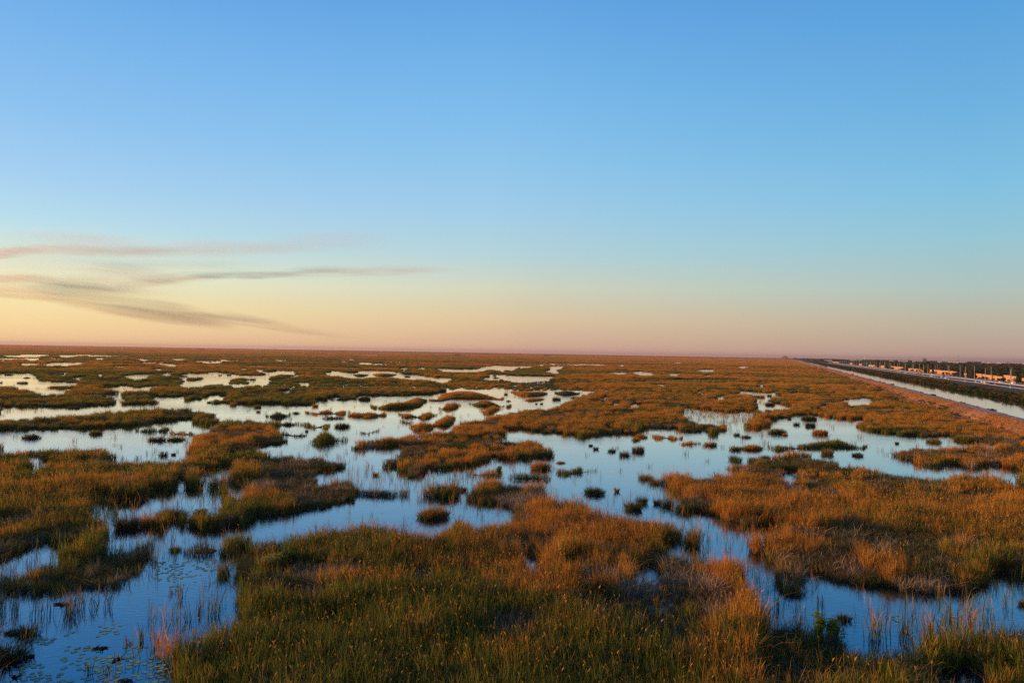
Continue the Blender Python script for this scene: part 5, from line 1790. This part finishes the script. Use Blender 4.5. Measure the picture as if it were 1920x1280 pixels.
# ------------------------------------------------------------------ lily pads
def pad_mesh(seed):
    rg = np.random.default_rng(seed)
    nn = 13
    v = [(0, 0, 0)]
    for j in range(nn):
        a = 0.28 + (6.283 - 0.56) * j / (nn - 1)
        r = 1.0 * rg.uniform(0.93, 1.05)
        v.append((r * math.cos(a), r * math.sin(a), rg.uniform(-.02, .05)))
    f = [(0, j, j + 1) for j in range(1, nn)]
    lo = [(x, y, z - 0.04) for x, y, z in v]
    k = len(v)
    f += [(k, k + j + 1, k + j) for j in range(1, nn)]
    rim = [0] + list(range(1, nn + 1))
    f += [(rim[j], k + rim[j], k + rim[(j + 1) % (nn + 1)], rim[(j + 1) % (nn + 1)]) for j in range(nn + 1)]
    me = bpy.data.meshes.new('lily_pad')
    me.from_pydata(v + lo, [], f)
    me.materials.append(MAT_PAD)
    return me


pads = [pad_mesh(i) for i in range(4)]
PADZ = [(P('d4', 30, 1120, 330, 1100, 420, 1200, 914, 1170, 914, 1290, 0, 1290), 3.2), (P('d4', 480, 1080, 914, 1010, 914, 1200, 560, 1180), 3.0), (P('d4', 560, 960, 914, 940, 914, 1040, 580, 1030), 2.5), (P('d4', 280, 890, 470, 880, 470, 950, 300, 950), 3.2),
        (P('d4', 480, 860, 900, 810, 910, 900, 640, 930), 1.6), (P('E', 780, 1000, 1240, 980, 1330, 1280, 700, 1280), 2.6), (P('E', 720, 840, 960, 830, 960, 920, 740, 940), 2.0), (P('E', 1120, 380, 1620, 330, 1640, 520, 1200, 570), 1.1), (P('H', 600, 760, 980, 760, 960, 860, 640, 860), 1.6)]
cand = []
for poly, den in PADZ:
    g = np.array([ground(x, y) for x, y in poly])
    a0, a1 = g.min(0), g.max(0)
    nn = int((a1[0] - a0[0]) * (a1[1] - a0[1]) * den * 3.2)
    X, Y = rng.uniform(a0[0], a1[0], nn), rng.uniform(a0[1], a1[1], nn)
    k = inside(g, X, Y) & (vnoise(X + 31, Y, 1.6) * .6 + vnoise(X, Y + 9, 4) * .4 > 0.47)
    k &= is_water(X, Y)
    cand += list(zip(X[k], Y[k]))
cand = [c for c in cand if np.hypot(*c) < 110]
cand.sort(key=lambda c: np.hypot(*c))
# keep pads from lying on each other
keep, cells = [], {}
for c in cand:
    key = (int(c[0] / .34), int(c[1] / .34))
    if any((key[0] + i, key[1] + j) in cells and np.hypot(c[0] - cells[(key[0] + i, key[1] + j)][0], c[1] - cells[(key[0] + i, key[1] + j)][1]) < .33 for i in (-1, 0, 1) for j in (-1, 0, 1)):
        continue
    cells[key] = c
    keep.append(c)
vis = []
for c in keep:
    d = np.array([c[0], c[1], 0]) - CAM
    px = 960 + F * (d @ R_) / (d @ f_)
    py = 640 - F * (d @ U_) / (d @ f_)
    vis.append(-5 < px < 1925 and py < 1285)
near_p = [c for c, v_ in zip(keep, vis) if v_][:300]
rest = [c for c in keep if c not in set(near_p)]
for c in near_p:
    o = bpy.data.objects.new('lily_pad', pads[random.randrange(4)])
    COL.objects.link(o)
    r = random.uniform(.13, .21)
    o.location = (c[0], c[1], 0.045 * r + .012)
    o.scale = (r, r, r)
    o.rotation_euler = (0, 0, random.random() * 6.28)
    tag(o, 'round green lily pad floating in the lower left pond', 'lily pad', 'lily pads floating in the lower left pond')
padc = bpy.data.collections.new("pad meshes")
for i in range(4):
    o = bpy.data.objects.new('pad_shape.%03d' % i, pads[i])
    padc.objects.link(o)
if rest:
    rr = np.array(rest)
    o = gn_scatter('distant_lily_pads', rr[:, 0], rr[:, 1], np.full(len(rr), .02), rng.uniform(.13, .21, len(rr)), rng.random(len(rr)) * 6.28, rng.integers(0, 4, len(rr)), padc)
    tag(o, 'farther lily pads speckling the blue ponds', 'lily pads', kind='stuff')

# ------------------------------------------------------------------ shrubs in the marsh, logs, birds
def shrub(px, py, w_px, h_px, mat, lab, seed, leaf=0.075, n=900):
    b = ground(px, py)
    d = np.hypot(*b)
    rx, h = w_px * d / F / 2, h_px * d / F
    rg = np.random.default_rng(seed)
    root = empty('leafy_shrub', (b[0], b[1], 0))
    link('foliage', crown_mesh('foliage', lobes_for(rx, h, 0.25, 8, rg), n, leaf, seed, mat), root)
    mb = MB()
    for k in range(7):
        a = rg.random() * 6.28
        q = rx * rg.uniform(.2, .7)
        mb.tube([(0.1 * math.cos(a), 0.1 * math.sin(a), -.1), (q * .5 * math.cos(a), q * .5 * math.sin(a), h * .4), (q * math.cos(a), q * math.sin(a), h * .8)], [.035, .025, .012], 5)
    mb.build('stems', MAT_TRUNK, root)
    tag(root, lab, 'shrub', 'leafy shrubs growing among the reeds')


for i, q in enumerate([(1537, 1206, 26, 62, MAT_LIME, 'tall yellow green shrub at the tip of the foreground reed bank'), (1566, 1208, 34, 52, MAT_LIME, 'shorter yellow green shrub beside the tall one on the bank tip'),
                       (1372, 1222, 40, 40, MAT_GREEN, 'bright green leafy plant in the dark hollow of the foreground'), (1332, 1222, 26, 34, MAT_GREEN, 'narrow bright green plant left of the leafy one in the hollow'),
                       (1486, 1228, 30, 32, MAT_GREEN, 'bright green broad leaved plant in front of the bank tip'), (1215, 1205, 44, 34, MAT_GREEN, 'dark green leafy bush in the middle of the foreground bed'),
                       (1160, 1180, 24, 20, MAT_GREEN, 'small leafy bush just left of the dark green foreground bush'), (505, 1065, 50, 30, MAT_LIME, 'lime green shrub on the left shoulder of the foreground bed'),
                       (540, 1058, 30, 26, MAT_GREEN, 'dark green shrub right of the lime green one'), (968, 1098, 14, 16, MAT_LIME, 'small yellow green sprig left of the dark foreground pool'),
                       (1163, 1094, 16, 14, MAT_LIME, 'small yellow green sprig between the two dark pools'), (1100, 1086, 18, 14, MAT_LIME, 'tiny lime plant above the small dark pool'),
                       (493, 890, 56, 24, MAT_LIME, 'yellowish shrub patch on the left reed bed'), (375, 976, 26, 22, MAT_LIME, 'yellow green shrub atop the rounded dark mound'), (432, 964, 20, 24, MAT_LIME, 'yellow green shrub at the right end of the dark mound'),
                       (935, 896, 14, 26, MAT_GREEN, 'upright green shrub on the low rust island')]):
    shrub(*q, 400 + i)


def log(px, py, ln, ang, lab, seed):
    b = ground(px, py)
    rg = np.random.default_rng(seed)
    pts = [(ln * (k / 6 - .5), .12 * rg.normal(), .03 + .05 * rg.random()) for k in range(7)]
    mb = MB()
    mb.tube(pts, [.05, .08, .10, .11, .09, .07, .03], 7)
    for k in range(3):
        s0 = pts[2 + k]
        mb.tube([s0, (s0[0] + .25 * rg.normal(), s0[1] + .3 * rg.normal(), .25)], [.04, .015], 5)
    o = mb.build('floating_log', MAT_WOOD, None, True)
    o.location = (b[0], b[1], 0)
    o.rotation_euler = (0, 0, ang)
    tag(o, lab, 'log', 'dark driftwood floating in the lower left pond')


log(116, 1133, 1.3, .1, 'slim dark log floating left of the tall tan reed bundle', 1)
log(187, 1216, 1.0, .3, 'knotted dark driftwood between the lily pads', 2)
log(31, 1268, .5, .5, 'short dark driftwood by the lower left corner', 3)
log(57, 1230, .35, 1.2, 'tiny upright stub in open water at lower left', 4)
log(236, 1277, 1.1, -.2, 'broad dark driftwood at the bottom edge', 5)
log(220, 1236, .5, .2, 'small dark lump amid the lily pads', 6)


def egret_mesh():
    mb = MB()
    mb.tube([(-.42, 0, .60), (-.22, 0, .66), (0, 0, .72), (.16, 0, .74), (.22, 0, .82), (.17, 0, .93), (.20, 0, 1.04), (.27, 0, 1.06), (.33, 0, 1.05)],
            [.02, .09, .13, .11, .06, .035, .032, .045, .02], 10)
    body = mb
    return body


eg = empty('egret', (0, 0, 0))
egret_mesh().build('body', MAT_BIRD, eg, True)
mb = MB()
mb.tube([(.32, 0, 1.05), (.46, 0, 1.02)], [.016, .004], 6)
mb.build('bill', MAT_BILL, eg)
for sy in (-.05, .05):
    mb = MB()
    mb.tube([(.0, sy, .64), (.03, sy, .32), (-.02, sy, -.02)], [.022, .016, .016], 6)
    mb.build('leg', MAT_TYRE, eg)
first = True
for ex, ey in [(700, 310), (740, 318), (762, 300), (792, 292), (850, 290), (880, 300), (912, 300), (930, 312), (975, 292), (1062, 262), (1090, 322), (1112, 300), (1132, 296), (1150, 288), (1195, 302), (1212, 300), (1240, 285), (1256, 272),
               (1290, 332), (1300, 306), (1310, 322), (1335, 366), (1360, 282), (1385, 342), (1395, 270), (1420, 274), (1470, 356), (1500, 335), (1540, 318), (1556, 322), (1585, 242)]:
    px, py = 940 + ex / 19.2, 700 + ey / 19.2
    b = ground(px, py + 5.0)
    o = eg if first else copy_tree(eg)
    first = False
    o.location = (b[0], b[1], 0.7)
    o.rotation_euler = (0, 0, random.random() * 6.28)
    k = random.uniform(1.1, 1.35)
    o.scale = (k, k, k)
    tag(o, 'white egret standing in the flock among low green plants', 'egret', 'white egrets feeding in the distant marsh')

# ------------------------------------------------------------------ smoke plumes high above the horizon
import bmesh


def wisp(parent, x0, y0, x1, y1, tpx, dens, seed, dist=9000.0):
    """one soft elongated puff of a plume"""
    q0, q1 = at_dist(x0, y0, dist), at_dist(x1, y1, dist)
    c = (q0 + q1) / 2
    ax = Vector(q1 - q0)
    half = ax.length / 2 * 1.25
    ax.normalize()
    fwd = Vector((c[0], c[1], 0)).normalized()
    yv = (fwd - ax * fwd.dot(ax)).normalized()
    zv = ax.cross(yv)
    me = bpy.data.meshes.new('wisp')
    bm = bmesh.new()
    bmesh.ops.create_icosphere(bm, subdivisions=3, radius=1.0)
    bm.to_mesh(me)
    bm.free()
    o = link('wisp', me, parent)
    ht = tpx / F * dist
    m = Matrix(((ax.x * half, yv.x * ht * 3, zv.x * ht, c[0]), (ax.y * half, yv.y * ht * 3, zv.y * ht, c[1]), (ax.z * half, yv.z * ht * 3, zv.z * ht, c[2]), (0, 0, 0, 1)))
    o.matrix_world = m
    b = NT('smoke')
    tcn = b.n('ShaderNodeTexCoord').outputs['Object']
    off = b.n('ShaderNodeVectorMath', operation='ADD')
    off.inputs[1].default_value = (seed * 7.3, seed * 3.1, seed * 1.7)
    b.l(tcn, off.inputs[0])
    ov = off.outputs[0]
    sp = b.n('ShaderNodeSeparateXYZ')
    b.l(tcn, sp.inputs[0])
    k = half / (ht * 14)
    w1 = b.noise(ov, 1.0, 3, 0.55, (1.1 * k, 0.3, 0.7))
    w2 = b.noise(ov, 1.0, 5, 0.65, (2.0 * k, 0.5, 3.2))
    z = b.math('ADD', sp.outputs['Z'], b.math('MULTIPLY', b.math('SUBTRACT', w1, 0.5), 1.5))
    z = b.math('MULTIPLY', z, b.rng(z, -0.05, 0.25, 2.9, 1.5))     # crisp below, feathered above
    sq = lambda v_: b.math('MULTIPLY', v_, v_)
    xy = b.math('ADD', sq(sp.outputs['X']), sq(sp.outputs['Y']))
    fall = b.math('SUBTRACT', 1.0, b.math('ADD', xy, sq(z)), clamp=True)
    ball = b.math('SUBTRACT', 1.0, b.math('ADD', xy, sq(sp.outputs['Z'])), clamp=True)
    dn = b.math('MULTIPLY', b.math('POWER', fall, 1.3), b.rng(ball, 0.0, 0.3))
    dn = b.math('MULTIPLY', dn, b.rng(w2, 0.28, 0.70, 0.12, 1.4))
    # the deeper the puff the thinner its smoke: same darkness for thin and thick wisps
    dn = b.math('MULTIPLY', dn, dens * 0.62 / (ht * 3 * 1.2))
    pv = b.n('ShaderNodeVolumePrincipled')
    pv.inputs['Color'].default_value = (0.80, 0.53, 0.38, 1)
    pv.inputs['Anisotropy'].default_value = 0.2
    b.l(dn, pv.inputs['Density'])
    b.l(pv.outputs[0], b.out.inputs['Volume'])
    me.materials.append(b.m)


FAINT = [(-120, 500, 330, 508, 34, .22), (-120, 540, 330, 566, 36, .26), (-120, 480, 420, 478, 34, .16)]
PLUMES = [('topmost thin smoke band, crisp at the left edge and fading right', [(-90, 487, 60, 471, 13, 1.0), (0, 471, 200, 471, 12, 0.9), (120, 471, 430, 473, 15, .65), (310, 471, 580, 467, 20, .42), (480, 466, 760, 457, 22, .3), (20, 452, 300, 460, 22, .28)]),
          ('tangled middle smoke plume trailing a long flat streak to the centre', [(-80, 527, 60, 524, 13, .95), (20, 522, 120, 529, 15, .9), (80, 531, 270, 545, 19, .75), (150, 511, 340, 528, 22, .42), (230, 536, 420, 515, 13, .75), (360, 516, 570, 515, 11, .9), (500, 517, 710, 511, 14, .65), (640, 512, 850, 507, 11, .45), (200, 501, 500, 501, 16, .28)]),
          ('lowest brown smoke plume slanting down to the horizon', [(-100, 545, 130, 557, 17, .55), (60, 556, 270, 577, 24, .75), (200, 576, 430, 605, 27, 1.05), (350, 596, 560, 623, 18, .7), (480, 613, 660, 632, 10, .3)])]
sn = 0
for lab, segs in PLUMES:
    q = at_dist((segs[0][0] + segs[-1][2]) / 2, segs[0][1], 9000.0)
    root = empty('smoke_plume', (0, 0, 0))
    for g in segs + [FAINT.pop()]:
        sn += 1
        wisp(root, *g[:4], g[4] * 1.55, g[5] * 1.35, sn)
    tag(root, lab, 'smoke', 'smoke drifting over the horizon')

# ------------------------------------------------------------------ haze
me = bpy.data.meshes.new('haze')
mb = MB()
mb.box(-FAR_D - 500, FAR_D + 500, -700, FAR_D + 500, -2.0, 60)
hz = mb.build('haze', None)
b = NT('haze')
pv = b.n('ShaderNodeVolumePrincipled')
pv.inputs['Color'].default_value = (0.52, 0.38, 0.42, 1)
pv.inputs['Density'].default_value = 5.4e-5
pv.inputs['Anisotropy'].default_value = 0.2
b.l(pv.outputs[0], b.out.inputs['Volume'])
b.m.cycles.homogeneous_volume = True
hz.data.materials.append(b.m)
hz['kind'] = 'stuff'
hz['label'] = 'thin evening haze over the wetland'
